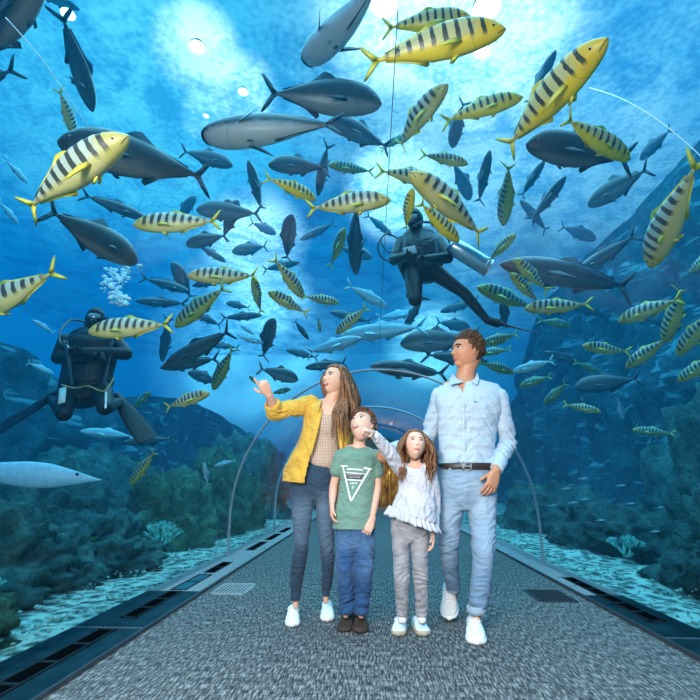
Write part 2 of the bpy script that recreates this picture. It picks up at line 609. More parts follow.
box(bm, (-1.5, TY1 + .2, -0.1), (-1.4, TY1 + 3.0, 2.0)); box(bm, (1.4, TY1 + .2, -0.1), (1.5, TY1 + 3.0, 2.0))
box(bm, (-1.5, TY1 + .2, 2.0), (1.5, TY1 + 3.0, 2.1))
struct('wall_hall', bm, m)
area('hall_lamp', (0, TY1 + 1.6, 1.9), (0, TY1 + 2.2, 0), 2.0, 1.2, 45, (1.0, 0.78, 0.45))
for i in range(5):
    x = -0.7 + i * 0.35
    bm = bmesh.new()
    tube(bm, [(x, TY1 + 2.4, 0.0), (x, TY1 + 2.4, 0.12), (x, TY1 + 2.4, 1.1), (x, TY1 + 2.4, 1.3)], [0.06, 0.045, 0.04, 0.06], n=10, sub=1, flat=True)
    tag(obj('post', bm, mat('brass_post', (0.75, 0.52, 0.2), 0.3, 0.8)) , ['leftmost slim golden post', 'second slim golden post from the left', 'middle slim golden post', 'fourth slim golden post from the left', 'rightmost slim golden post'][i] + ' in the hall at the far tunnel end', 'post', 'golden posts at the far end')
# --- sand bed
m = mat('sand', (0.3, 0.6, 0.6), 0.9, spec=0.2)
t = NT(m); c = t.co()
v = t.voro(c, 9); g = t.noise(c, 22, 4, 0.7)
f = t.math('ADD', t.math('MULTIPLY', v, 0.6), t.math('MULTIPLY', g, 0.6))
t.base(t.ramp(f, [(0.34, (0.02, 0.05, 0.05)), (0.50, (0.07, 0.15, 0.14)), (0.70, (0.42, 0.62, 0.55))]))
t.bump(f, 0.8, 0.03)
def sand(x0, x1, nm):
    bm = bmesh.new()
    nx, ny = 50, 110
    g = []
    for i in range(nx + 1):
        row = []
        for j in range(ny + 1):
            x = x0 + (x1 - x0) * (i / nx) ** 1.0
            y = -3 + 27 * j / ny
            z = -0.02 + 0.10 * noise.noise(Vector((x * 1.1, y * 1.1, 0))) * min(1, abs(x - TX) - 1.85) + 0.04 * noise.noise(Vector((x * 5, y * 5, 3)))
            row.append(bm.verts.new((x, y, z)))
        g.append(row)
    for i in range(nx):
        for j in range(ny):
            bm.faces.new((g[i][j], g[i + 1][j], g[i + 1][j + 1], g[i][j + 1]))
    o = obj(nm, bm, m)
    return tag(o, 'pale rippled sand on the aquarium bed', 'sand', None, 'stuff')
sand(-14, KL0 + 0.01, 'sand_bed')['label'] = 'pale rubble and sand along the left kerb outside the glass'
sand(KR1 - 0.01, 14, 'sand_bed')['label'] = 'pale rubble and sand along the right kerb outside the glass'
# --- pebbles of rubble
M_PEB = mat('rubble_pale', (0.26, 0.44, 0.40), 0.8)
def rubble(side, label):
    rnd = random.Random(5 if side < 0 else 8)
    bm = bmesh.new()
    for i in range(700):
        y = 1.2 + 9 * rnd.random() ** 1.1
        x = (KL0 - 0.05 - 0.85 * rnd.random() ** 1.5) if side < 0 else (KR1 + 0.05 + 0.85 * rnd.random() ** 1.5)
        s = 0.006 + 0.014 * rnd.random() ** 2
        M = Matrix.Rotation(rnd.random() * 6, 3, 'Z') @ Matrix.Rotation(rnd.random() * 3, 3, 'X')
        T = Matrix.Translation((x, y, 0.005 + 0.3 * s)) @ M.to_4x4() @ Matrix.Diagonal((s * 1.4, s, s * 0.6, 1))
        bmesh.ops.create_icosphere(bm, subdivisions=1, radius=1, matrix=T)
    tag(obj('coral_rubble', bm, M_PEB), label, 'rubble', None, 'stuff')
rubble(-1, 'loose pale coral rubble strewn beside the left kerb')
rubble(1, 'loose pale coral rubble strewn beside the right kerb')
# --- water body (one closed volume with the tunnel cut out)
m = bpy.data.materials.new('sea_water')
m.use_nodes = True
nt = m.node_tree
nt.nodes.clear()
out = nt.nodes.new('ShaderNodeOutputMaterial')
sc_ = nt.nodes.new('ShaderNodeVolumeScatter')
sc_.inputs['Color'].default_value = (0.03, 0.62, 1.0, 1)
sc_.inputs['Density'].default_value = 0.014
sc_.inputs['Anisotropy'].default_value = 0.2
ab = nt.nodes.new('ShaderNodeVolumeAbsorption')
ab.inputs['Color'].default_value = (0.0, 0.72, 0.90, 1)
ab.inputs['Density'].default_value = 0.07
ad = nt.nodes.new('ShaderNodeAddShader')
nt.links.new(sc_.outputs[0], ad.inputs[0]); nt.links.new(ab.outputs[0], ad.inputs[1])
nt.links.new(ad.outputs[0], out.inputs['Volume'])
M_WATER = m
bm = bmesh.new()
box(bm, (-15, -4.5, -0.6), (15, 26, 7.9))
A = arch(TR + 0.02, 48, zb=-0.35)
fa = [bm.verts.new((x, TY0 - 0.4, z)) for x, z in A]; fb = [bm.verts.new((x, TY1 + 3.2, z)) for x, z in A]
n = len(A)
for k in range(n):
    bm.faces.new((fa[k], fa[(k + 1) % n], fb[(k + 1) % n], fb[k]))
bm.faces.new(list(reversed(fa))); bm.faces.new(fb)
bmesh.ops.recalc_face_normals(bm, faces=list(bm.faces))
# outward normals on the box, tunnel faces turned so they point out of the water
tun = [f for f in bm.faces if all(abs(v.co.x) < 3 for v in f.verts)]
for f in bm.faces:
    f.normal_update()
f0 = max(tun, key=lambda f: f.calc_center_median().z if abs(f.normal.z) > 0.9 else -9)
if f0.normal.z > 0:
    bmesh.ops.reverse_faces(bm, faces=tun)
tag(obj('tank_water', bm, M_WATER, smooth=False), 'clear blue aquarium water around the tunnel', 'water', None, 'stuff')
# --- rippled water surface overhead
m = bpy.data.materials.new('surface_ripples')
m.use_nodes = True
nt = m.node_tree
nt.nodes.clear()
out = nt.nodes.new('ShaderNodeOutputMaterial')
tr = nt.nodes.new('ShaderNodeBsdfTransparent')
tcn = nt.nodes.new('ShaderNodeTexCoord')
nz = nt.nodes.new('ShaderNodeTexNoise'); nz.inputs['Scale'].default_value = 0.9; nz.inputs['Detail'].default_value = 5; nz.inputs['Distortion'].default_value = 1.2
nt.links.new(tcn.outputs['Object'], nz.inputs['Vector'])
rp = nt.nodes.new('ShaderNodeValToRGB')
rp.color_ramp.elements[0].position = 0.32; rp.color_ramp.elements[0].color = (0.25, 0.55, 0.75, 1)
rp.color_ramp.elements[1].position = 0.62; rp.color_ramp.elements[1].color = (1, 1, 1, 1)
n3 = nt.nodes.new('ShaderNodeTexNoise'); n3.inputs['Scale'].default_value = 9.0; n3.inputs['Detail'].default_value = 4  # fine noise: caustic sparkle put into the surface tint
nt.links.new(tcn.outputs['Object'], n3.inputs['Vector'])
ma = nt.nodes.new('ShaderNodeMath'); ma.operation = 'MULTIPLY_ADD'; ma.inputs[1].default_value = .55
mb = nt.nodes.new('ShaderNodeMath'); mb.operation = 'SUBTRACT'; mb.inputs[1].default_value = .275
nt.links.new(n3.outputs[0], ma.inputs[0]); nt.links.new(nz.outputs[0], mb.inputs[0]); nt.links.new(mb.outputs[0], ma.inputs[2])
nt.links.new(ma.outputs[0], rp.inputs[0]); nt.links.new(rp.outputs[0], tr.inputs[0])
gl = nt.nodes.new('ShaderNodeBsdfGlossy'); gl.inputs['Roughness'].default_value = 0.15
bp = nt.nodes.new('ShaderNodeBump'); bp.inputs['Strength'].default_value = 0.6; bp.inputs['Distance'].default_value = 0.3
nt.links.new(nz.outputs[0], bp.inputs['Height']); nt.links.new(bp.outputs[0], gl.inputs['Normal'])
mx = nt.nodes.new('ShaderNodeMixShader'); mx.inputs[0].default_value = 0.18
nt.links.new(tr.outputs[0], mx.inputs[1]); nt.links.new(gl.outputs[0], mx.inputs[2])
nt.links.new(mx.outputs[0], out.inputs[0])
bm = bmesh.new()
NX, NY = 60, 60
g = [[bm.verts.new((-15 + 30 * i / NX, -4.5 + 30.5 * j / NY, 8.0 + 0.07 * noise.noise(Vector((i * .35, j * .35, 0))))) for j in range(NY + 1)] for i in range(NX + 1)]
for i in range(NX):
    for j in range(NY):
        bm.faces.new((g[i][j], g[i][j + 1], g[i + 1][j + 1], g[i + 1][j]))
tag(obj('water_surface', bm, m), 'rippled water surface high overhead', 'water surface', None, 'stuff')
# --- basin lamps above the surface
M_LAMP = mat('lamp_glow', (1, 1, 1), 0.5, emit=(0.9, 1.0, 1.0, 6.0))
M_HOUS = mat('lamp_housing', (0.12, 0.14, 0.15), 0.5)
for px, py, r, lb in ((197, 47, .30, 'round basin lamp glowing at the upper left, the largest there'), (243, 92, .22, 'round basin lamp glowing between the dark fish at the upper left'),
                      (206, 116, .14, 'small basin lamp below the two larger glows at the upper left'), (385, 3, .55, 'bright basin lamp at the top edge above the tunnel'),
                      (487, 8, .50, 'bright basin lamp at the top edge right of the centre'), (482, 52, .32, 'basin lamp glow just under the large yellow fish at the top'),
                      (15, 8, .22, 'basin lamp in the top left corner'), (68, 14, .25, 'basin lamp glowing beside the dark diving fish at the top left')):
    p = atZ(px, py, 9.0)
    o = empty('basin_lamp', p, lb, 'lamp', None)
    r *= .5
    bm = bmesh.new(); ball(bm, (0, 0, 0), (r, r, r * 0.35), 24, 10)
    obj('lamp_glass', bm, M_LAMP, o)
    bm = bmesh.new(); tube(bm, [(0, 0, r * .1), (0, 0, r * .3), (0, 0, r * .8), (0, 0, r * 1.1)], [r * .96, r * .98, r * .6, r * .15], n=20, sub=1, flat=True)
    obj('housing', bm, M_HOUS, o)
# ================================================================== FISH
def fish_body_mat(name, top, belly, bars=None, face=None, spots=False, rough=0.38, edge=(-0.02, 0.03), barcol=(0.003, 0.010, 0.010)):
    m = mat(name, top, rough, spec=0.5)
    t = NT(m)
    x, y, z = t.sep(t.co())
    nz = t.noise(t.co(), 14, 4, 0.6)
    nd = t.math('MULTIPLY', t.math('SUBTRACT', nz, 0.5), 0.05)
    zz = t.math('ADD', z, nd)
    c = t.mix(t.smooth(zz, edge[0], edge[1]), belly, top)
    if face:
        c = t.mix(t.smooth(x, 0.26, 0.36), c, face)
        # yellow upper ridge and tail stem
        c = t.mix(t.smooth(x, -0.28, -0.36), c, face)
    if bars:
        per, width = bars
        xx = t.math('ADD', x, t.math('MULTIPLY', t.math('ABSOLUTE', z), 0.12))
        s1 = t.math('SINE', t.math('MULTIPLY', xx, 2 * math.pi / per))
        s1 = t.math('ADD', s1, t.math('MULTIPLY', t.math('SUBTRACT', nz, 0.5), 2.2))
        b = t.smooth(s1, width, width + 0.22)
        b = t.math('MULTIPLY', b, t.smooth(zz, -0.035, 0.012))
        b = t.math('MULTIPLY', b, t.smooth(x, 0.42, 0.37))
        b = t.math('MULTIPLY', b, t.smooth(x, -0.36, -0.28))
        c = t.mix(t.math('MULTIPLY', b, 0.97), c, barcol)
    # gill cover edge and mouth line
    dx = t.math('SUBTRACT', x, 0.40)
    d = t.math('SQRT', t.math('ADD', t.math('MULTIPLY', dx, dx), t.math('MULTIPLY', z, z)))
    g = t.math('MULTIPLY', t.smooth(t.math('ABSOLUTE', t.math('SUBTRACT', d, 0.13)), 0.006, 0.0), t.smooth(x, 0.33, 0.30))
    c = t.mix(t.math('MULTIPLY', g, 0.35), c, (0.05, 0.05, 0.03))
    ml = t.math('ABSOLUTE', t.math('ADD', z, t.math('MULTIPLY', t.math('SUBTRACT', 0.5, x), 0.35)))
    g = t.math('MULTIPLY', t.smooth(ml, 0.006, 0.001), t.smooth(x, 0.43, 0.45))
    c = t.mix(g, c, (0.02, 0.015, 0.01))
    mott = t.noise(t.co(), 40, 2)
    c = t.mix(t.math('MULTIPLY', mott, 0.25), c, (0.75, 0.85, 0.85) if spots else (0.2, 0.25, 0.2))
    t.base(c)
    t.bump(t.voro(t.co(), 70), 0.12, 0.004)
    return m
Y_FACE = (0.85, 0.62, 0.05)
M_ST = fish_body_mat('trevally_skin', (0.42, 0.52, 0.44), (0.60, 0.54, 0.20), (0.083, 0.02), (0.48, 0.42, 0.10))
M_STY = fish_body_mat('trevally_skin_gold', (0.62, 0.58, 0.25), (0.90, 0.62, 0.01), (0.084, 0.32), (0.85, 0.55, 0.01))
M_STG = fish_body_mat('trevally_skin_green', (0.12, 0.34, 0.32), (0.28, 0.38, 0.10), (0.076, 0.05), (0.26, 0.36, 0.08))
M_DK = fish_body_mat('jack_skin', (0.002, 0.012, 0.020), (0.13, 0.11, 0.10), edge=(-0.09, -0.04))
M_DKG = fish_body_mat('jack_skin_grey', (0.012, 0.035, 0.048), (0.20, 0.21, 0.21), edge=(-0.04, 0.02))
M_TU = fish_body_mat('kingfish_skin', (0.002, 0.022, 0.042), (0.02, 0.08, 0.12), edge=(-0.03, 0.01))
M_SI = fish_body_mat('silver_skin', (0.10, 0.34, 0.42), (0.50, 0.70, 0.74), edge=(-0.02, 0.03), spots=True)
M_GRY = fish_body_mat('cobia_skin', (0.010, 0.028, 0.038), (0.58, 0.53, 0.50), edge=(-0.05, 0.0))
M_FY = mat('fin_yellow', (0.78, 0.68, 0.08), 0.4)
M_FG = mat('fin_green', (0.35, 0.55, 0.16), 0.4)
M_FD = mat('fin_dark', (0.012, 0.05, 0.075), 0.4)
M_FS = mat('fin_silver', (0.35, 0.62, 0.68), 0.4)
M_EYE = mat('fish_eye', (0.55, 0.5, 0.3), 0.15)
M_PUP = mat('fish_pupil', (0.003, 0.003, 0.004), 0.08)
S_ = (0, .012, .03, .07, .13, .2, .28, .38, .5, .62, .72, .80, .86, .885)
SHAPES = {
 # name: top, bottom, half width, fin style
 'striped': ((0.005, .018, .035, .065, .092, .112, .122, .124, .112, .080, .050, .027, .014, .012), (0.005, .02, .034, .054, .070, .083, .092, .097, .092, .066, .041, .023, .013, .012), (.004, .018, .028, .042, .052, .058, .062, .062, .055, .042, .029, .018, .011, .008)),
 'jack': ((0.006, .025, .05, .085, .12, .14, .15, .150, .135, .10, .065, .036, .018, .014), (0.006, .025, .045, .07, .09, .105, .118, .125, .118, .088, .055, .03, .017, .014), (.004, .022, .036, .052, .066, .074, .078, .076, .066, .048, .032, .02, .012, .009)),
 'king': ((0.004, .014, .025, .045, .065, .08, .088, .09, .085, .066, .046, .028, .015, .012), (0.004, .014, .026, .042, .058, .07, .078, .082, .078, .06, .042, .026, .015, .012), (.004, .014, .024, .038, .05, .058, .062, .062, .055, .042, .03, .02, .012, .009)),
 'cobia': ((0.012, .022, .032, .05, .07, .085, .095, .10, .095, .078, .058, .038, .022, .018), (0.012, .026, .040, .060, .080, .092, .098, .10, .095, .075, .052, .034, .022, .018), (.03, .055, .070, .088, .10, .105, .105, .10, .086, .064, .044, .028, .016, .012)),
 'bream': ((0.006, .03, .06, .11, .155, .18, .19, .185, .16, .115, .07, .038, .02, .016), (0.006, .025, .045, .075, .10, .12, .13, .13, .12, .09, .055, .032, .018, .016), (.004, .02, .03, .044, .054, .06, .062, .058, .05, .038, .026, .016, .01, .008)),
}
def bender(k, dip=0.0):
    """lateral bend of the swimming body: head stays, tail swings"""
    N = 40
    tab = []
    px, py, th = 0.5, 0.0, 0.35 * k * 0.35
    for i in range(N + 1):
        s = i / N
        tab.append((px, py, th))
        kk = k * (1.6 * max(0, s - 0.22) if s < 0.9 else 1.0)
        th -= kk / N * 1.9
        px -= math.cos(th) / N
        py -= math.sin(th) / N
    def f(p):
        s = min(max(0.5 - p[0], 0), 1.08) * N
        i = min(int(s), N - 1)
        a, b = tab[i], tab[i + 1]
        u = s - i
        th = a[2] + (b[2] - a[2]) * min(u, 1)
        cx = a[0] + (b[0] - a[0]) * u
        cy = a[1] + (b[1] - a[1]) * u
        return Vector((cx - math.sin(th) * p[1], cy + math.cos(th) * p[1], p[2]))
    return f
def prof(shape, i, s):
    P = SHAPES[shape][i]
    for a in range(len(S_) - 1):
        if S_[a] <= s <= S_[a + 1]:
            u = (s - S_[a]) / (S_[a + 1] - S_[a])
            return P[a] + (P[a + 1] - P[a]) * u
    return P[-1]
def fin(bm, poly, th, bend, mi=0, hinge=None, M=None):
    """thin blade in the XZ plane thinning to its tips; poly points (x,z); fan fins may be rotated by M about a hinge"""
    c = Vector((sum(p[0] for p in poly) / len(poly), 0, sum(p[1] for p in poly) / len(poly)))
    def tr(v):
        if M is not None:
            v = hinge + M @ (v - hinge) if hinge is not None else M @ v
        return bend(v)
    def add(v):
        return bm.verts.new(tr(v))
    vs = [add(Vector((p[0], 0, p[1]))) for p in poly]
    a, b = add(c + Vector((0, th, 0))), add(c - Vector((0, th, 0)))
    n = len(vs)
    for i in range(n):
        f = bm.faces.new((vs[i], vs[(i + 1) % n], a)); f.material_index = mi
        f = bm.faces.new((vs[(i + 1) % n], vs[i], b)); f.material_index = mi
def tail_poly(shape):
    h = {'striped': .115, 'jack': .15, 'king': .12, 'cobia': .11, 'bream': .10}[shape]
    f = -.425 if shape != 'bream' else -.45
    up = [(-.372, .014), (-.40, .035), (-.44, h * .62), (-.485, h * .93), (-.515, h), (-.49, h * .66), (-.455, h * .3), (f, .0)]
    return up, [(x, -z) for x, z in up]
def fish_parts(shape, k, mb, mf, simple=False):
    """list of (part name, mesh, materials)"""
    bend = bender(k)
    out = []
    top, bot, wid = SHAPES[shape]
    n = 18 if not simple else 12
    bm = bmesh.new()
    rings = []
    # finer sections
    S = []
    for a, b in zip(S_, S_[1:]):
        S += [a, (a + b) / 2] if not simple else [a]
    S.append(S_[-1])
    for s in S:
        tp, bt, w = prof(shape, 0, s), prof(shape, 1, s), prof(shape, 2, s)
        r = []
        fat = {'striped': 1.06, 'jack': 1.08, 'king': 1.05, 'cobia': 1.08, 'bream': 1.0}[shape]
        tp, bt, w = tp * fat, bt * fat, w * 1.12
        for q in range(n):
            a = 2 * math.pi * q / n
            ca, sa = math.cos(a), math.sin(a)
            zz = (tp if sa > 0 else bt) * math.copysign(abs(sa) ** 1.05, sa)
            yy = w * math.copysign(abs(ca) ** (0.9 if shape != 'cobia' else 0.8), ca)
            r.append(bm.verts.new(bend(Vector((0.5 - s, yy, zz)))))
        rings.append(r)
    for r0, r1 in zip(rings, rings[1:]):
        for q in range(n):
            bm.faces.new((r0[q], r0[(q + 1) % n], r1[(q + 1) % n], r1[q]))
    bm.faces.new(list(reversed(rings[0])))
    bm.faces.new(rings[-1])
    bmesh.ops.recalc_face_normals(bm, faces=list(bm.faces))
    fins = []
    t_up, t_dn = tail_poly(shape)
    def F(name, polys, th, hinge=None, M=None):
        b2 = bm if simple else bmesh.new()
        for p in polys:
            fin(b2, p, th, bend, 1 if simple else 0, hinge, M)
        if not simple:
            out.append((name, b2, mf))
    F('tail_fin', [t_up + [(-.372, 0)], [(-.372, 0)] + t_dn], .006)
    T = lambda s: prof(shape, 0, s) * .93
    B = lambda s: -prof(shape, 1, s) * .93
    dh = {'striped': .045, 'jack': .075, 'king': .05, 'cobia': .045, 'bream': .05}[shape]
    dor = [(.5 - s, T(s)) for s in (.36, .44, .52, .60, .68, .76, .82)] + [(-.335, T(.82) + .012), (-.22, T(.72) + .018), (-.10, T(.60) + .022), (-.045, T(.545) + dh * .55), (.0, T(.5) + dh), (.05, T(.45) + dh * .8)]
    F('dorsal_fin', [dor], .004)
    an = [(.5 - s, B(s)) for s in (.82, .76, .68, .60, .54)] + [(-.02, B(.52) - dh * .5), (-.045, B(.55) - dh * .95), (-.085, B(.60) - dh * .5), (-.2, B(.7) - .018), (-.335, B(.82) - .010)]
    F('anal_fin', [an], .004)
    w = prof(shape, 2, .28)
    for sd in (-1, 1):
        hinge = Vector((.215, sd * w * .96, -.02))
        pl = [(.225, -.008), (.20, .0), (.13, .002), (.04, -.028), (-.005, -.05), (.05, -.045), (.13, -.038), (.20, -.034)]
        if shape == 'bream':
            pl = [(.225, -.008), (.20, .0), (.13, -.01), (.08, -.04), (.13, -.045), (.20, -.034)]
        M = Matrix.Rotation(sd * rad(-32), 3, 'Z') @ Matrix.Rotation(sd * rad(12), 3, 'X')
        pl3 = pl
        b2 = bm if simple else bmesh.new()
        # blade built at the flank then swung outward
        def br(v, sd=sd, hinge=hinge, M=M):
            return v
        c0 = Vector((0, sd * w * .96, 0))
        vs = [hinge + M @ (Vector((p[0], sd * w * .96, p[1])) - hinge) for p in pl3]
        cen = sum(vs, Vector()) / len(vs)
        nn = (vs[2] - vs[0]).cross(vs[4] - vs[0]).normalized() * .004
        bv = [b2.verts.new(bend(v)) for v in vs]
        a, b = b2.verts.new(bend(cen + nn)), b2.verts.new(bend(cen - nn))
        for i in range(len(bv)):
            f = b2.faces.new((bv[i], bv[(i + 1) % len(bv)], a)); f.material_index = 1 if simple else 0
            f = b2.faces.new((bv[(i + 1) % len(bv)], bv[i], b)); f.material_index = 1 if simple else 0
        if not simple:
            out.append(('pectoral_fin', b2, mf))
    b2 = bm if simple else bmesh.new()
    for sd in (-1, 1):
        zb = B(.3)
        pv = [Vector((.205, sd * .018, zb + .012)), Vector((.16, sd * .02, zb + .01)), Vector((.11, sd * .035, zb - .035)), Vector((.14, sd * .035, zb - .04))]
        cen = sum(pv, Vector()) / 4
        bv = [b2.verts.new(bend(v)) for v in pv]
        a, b = b2.verts.new(bend(cen + Vector((0, .004, 0)))), b2.verts.new(bend(cen - Vector((0, .004, 0))))
        for i in range(4):
            f = b2.faces.new((bv[i], bv[(i + 1) % 4], a)); f.material_index = 1 if simple else 0
            f = b2.faces.new((bv[(i + 1) % 4], bv[i], b)); f.material_index = 1 if simple else 0
        if not simple:
            out.append(('pelvic_fin', b2, mf))
            b2 = bmesh.new()
    if not simple:
        b2.free()
    se = .085 if shape != 'cobia' else .06
    we = prof(shape, 2, se)
    for sd in (-1, 1):
        zc = prof(shape, 0, se) * .38
        b2 = bm if simple else bmesh.new()
        r = .019 if shape != 'bream' else .024
        yy = we * (1 - (0.38) ** 2) ** .5
        ball(b2, bend(Vector((.5 - se, sd * (yy - r * .35), zc))), (r, r * .62, r), 12, 8, mi=2)
        ball(b2, bend(Vector((.5 - se, sd * (yy + r * .05), zc))), (r * .55, r * .4, r * .55), 10, 6, mi=3 if simple else 1)
        if not simple:
            for f in b2.faces:
                if f.material_index == 2:
                    f.material_index = 0
            out.append(('eye', b2, [M_EYE, M_PUP]))
    if shape == 'cobia' and not simple:
        b2 = bmesh.new()
        tube(b2, [bend(Vector(p)) for p in ((.43, .088, -.010), (.465, .070, -.012), (.490, .042, -.014), (.501, 0, -.014), (.490, -.042, -.014), (.465, -.070, -.012), (.43, -.088, -.010))], [.005, .010, .013, .014, .013, .010, .005], n=8, sub=3)
        out.append(('mouth', b2, M_PUP))
    bmesh.ops.recalc_face_normals(bm, faces=list(bm.faces))
    out.insert(0, ('body', bm, [mb] if not simple else [mb, mf, M_EYE, M_PUP]))
    return out
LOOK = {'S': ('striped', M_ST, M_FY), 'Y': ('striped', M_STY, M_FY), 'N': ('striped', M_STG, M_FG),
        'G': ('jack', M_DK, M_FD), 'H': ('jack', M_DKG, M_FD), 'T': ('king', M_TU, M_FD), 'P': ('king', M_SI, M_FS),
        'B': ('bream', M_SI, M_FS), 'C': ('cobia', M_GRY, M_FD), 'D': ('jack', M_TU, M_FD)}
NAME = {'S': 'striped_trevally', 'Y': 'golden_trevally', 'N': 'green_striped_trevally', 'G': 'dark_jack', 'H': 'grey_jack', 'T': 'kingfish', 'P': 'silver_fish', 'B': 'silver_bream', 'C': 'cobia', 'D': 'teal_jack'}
_cache = {}
def fish_proto(kind, k, simple):
    key = (kind, k, simple)
    if key not in _cache:
        shape, mb, mf = LOOK[kind]
        res = []
        for nm, bm, ms in fish_parts(shape, k, mb, mf, simple):
            me = bpy.data.meshes.new(nm)
            bm.normal_update(); bm.to_mesh(me); bm.free()
            for x in (ms if isinstance(ms, list) else [ms]):
                me.materials.append(x)
            me.polygons.foreach_set('use_smooth', [True] * len(me.polygons))
            res.append((nm, me))
        _cache[key] = res
    return _cache[key]
def glass_dist(r):
    """distance along a ray from the eye to the tunnel skin"""
    d = 0.5
    while d < 30:
        p = EYE + r * d
        if p.z > TZ:
            q = math.hypot(p.x - TX, p.z - TZ)
        else:
            q = abs(p.x - TX)
        if q > TR:
            return d
        d += 0.04
    return 30
def clear_of_tunnel(p, marg):
    q = math.hypot(p.x - TX, p.z - TZ) if p.z > TZ else abs(p.x - TX)
    return q > TR + marg
PLACED = []     # capsules of everything already swimming
def seg_pts(a, b, n=7):
    return [a.lerp(b, i / (n - 1)) for i in range(n)]
def free_spot(a, b, r):
    pts = seg_pts(a, b)
    for q, rr in PLACED:
        m = (a + b) / 2
        if (q[3] - m).length > (a - b).length + (q[0] - q[-1]).length + r + rr:
            continue
        for u in pts:
            for v in q:
                if (u - v).length < r + rr:
                    return False
    return True
RF = random.Random(11)
def add_fish(kind, sx, sy, tx, ty, L, label, k=0.0, roll=0.0, t=None, group=None, dmin=0.0):
    k = round(k * 1.7 if k else [-.3, .3, .2, -.2][int(sx * 7 + ty * 3) % 4], 2)
    pxlen = math.hypot(sx - tx, sy - ty)
    r1, r2 = ray(sx, sy), ray(tx, ty)
    best = None
    for tt in ([t] if t is not None else [-.5, -.35, -.2, 0, .2, .35, .5]):
        # bisect distance for the wished length
        lo, hi = 0.3, 60
        for _ in range(40):
            D = (lo + hi) / 2
            l = (r1 * (D - tt * L / 2) - r2 * (D + tt * L / 2)).length
            if l < L: lo = D
            else: hi = D
            if abs(tt) * L >= L: break
        a, b = r1 * (D - tt * L / 2), r2 * (D + tt * L / 2)
        cost = abs(a.z - b.z) + 0.25 * abs(tt) * L
        if best is None or cost < best[0]:
            best = (cost, tt, D)
    _, tt, D = best
    hh = {'jack': .15, 'striped': .13, 'king': .10, 'cobia': .11, 'bream': .19}[LOOK[kind][0]]
    D = max(D, dmin)
    for it in range(80):
        # rescale so that the picture size stays right at the new distance
        s = 1.0
        lo, hi = 0.05, 6.0
        for _ in range(30):
            l = (lo + hi) / 2
            q = (r1 * (D - tt * l / 2) - r2 * (D + tt * l / 2)).length
            if q < l: hi = l
            else: lo = l
        l = (lo + hi) / 2
        a, b = EYE + r1 * (D - tt * l / 2), EYE + r2 * (D + tt * l / 2)
        ok = all(clear_of_tunnel(p, hh * l + 0.05) for p in seg_pts(a, b, 5)) and min(a.z, b.z) > hh * l + 0.1 and max(a.z, b.z) < 7.8
        if ok and free_spot(a, b, hh * l * 0.75):
            break
        D += 0.07
    PLACED.append((seg_pts(a, b), hh * l * 0.75))
    X = (a - b).normalized()
    Z = Vector((0, 0, 1)) - X * X.z
    if Z.length < 0.25:
        Z = (-FWD).cross(X)
        if Z.length < .1: Z = UPV
    Z.normalize()
    # swimming fish roll a little so that the flank shows from the tunnel
    V = ((a + b) / 2 - EYE).normalized()
    Z2 = X.cross(V)
    if Z2.length > .2:
        Z2.normalize()
        if Z2.dot(Z) < 0: Z2 = -Z2
        wgt = 0.62 if kind != 'C' else 0.15
        Z = (Z * (1 - wgt) + Z2 * wgt)
        Z = (Z - X * Z.dot(X)).normalized()
    Z.rotate(Quaternion(X, rad(roll * .4)))
    Yv = Z.cross(X)
    M = Matrix((X, Yv, Z)).transposed().to_4x4()
    mid = (a + b) / 2
    simple = pxlen < 44
    nm = NAME[kind]
    wm = Matrix.Translation(mid) @ M @ Matrix.Diagonal((l, l, l, 1))
    pr = fish_proto(kind, k, simple)
    if simple:
        o = bpy.data.objects.new(nm, pr[0][1])
        COL.objects.link(o)
    else:
        o = bpy.data.objects.new(nm, None)
        COL.objects.link(o)
        for pn, me in pr:
            c = bpy.data.objects.new(pn, me)
            COL.objects.link(c)
            c.parent = o
    o.matrix_world = wm
    tag(o, label, 'fish', group)
    return o
# ================================================================== PEOPLE
def pobj(name, bm, m, root, parent=None, smooth=True):
    if isinstance(bm, bmesh.types.BMesh):
        bmesh.ops.recalc_face_normals(bm, faces=list(bm.faces))
        me = bpy.data.meshes.new(name)
        bm.to_mesh(me); bm.free()
    else:
        me = bm
    me.transform(Matrix.Translation(-root.location))
    return obj(name, me, m, parent or root, smooth)
def join_mesh(me, bm):
    """append a bmesh to a mesh"""
    b = bmesh.new(); b.from_mesh(me)
    t = bpy.data.meshes.new('t'); bm.to_mesh(t); bm.free()
    b.from_mesh(t); bpy.data.meshes.remove(t)
    b.to_mesh(me); b.free()
    return me
def sec(l, r, py, Y, depth, grow=1.0):
    """cross section between two picture columns at distance Y: centre and half sizes"""
    a, b = atY(l, py, Y), atY(r, py, Y)
    c = (a + b) / 2
    w = (b - a).length / 2 * grow
    return c, (w, w * depth)
def secs(rows, grow=1.0):
    P, R = [], []
    for l, r, py, Y, d in rows:
        c, q = sec(l, r, py, Y, d, grow)
        P.append(c); R.append(q)
    return P, R
def headframe(turn, pitch, tilt=0.0):
    """turn: degrees toward the left of the picture away from the camera; columns X (side), F (front), U (up)"""
    a, p = rad(turn), rad(pitch)
    F = Vector((-math.sin(a) * math.cos(p), -math.cos(a) * math.cos(p), math.sin(p)))
    X = F.cross(Vector((0, 0, 1))).normalized()
    U = X.cross(F)
    q = Quaternion(F, rad(tilt))
    X.rotate(q); U.rotate(q)
    return Matrix((X, F, U)).transposed()
def g2(x, y, sx, sy):
    return math.exp(-(x / sx) ** 2 - (y / sy) ** 2)
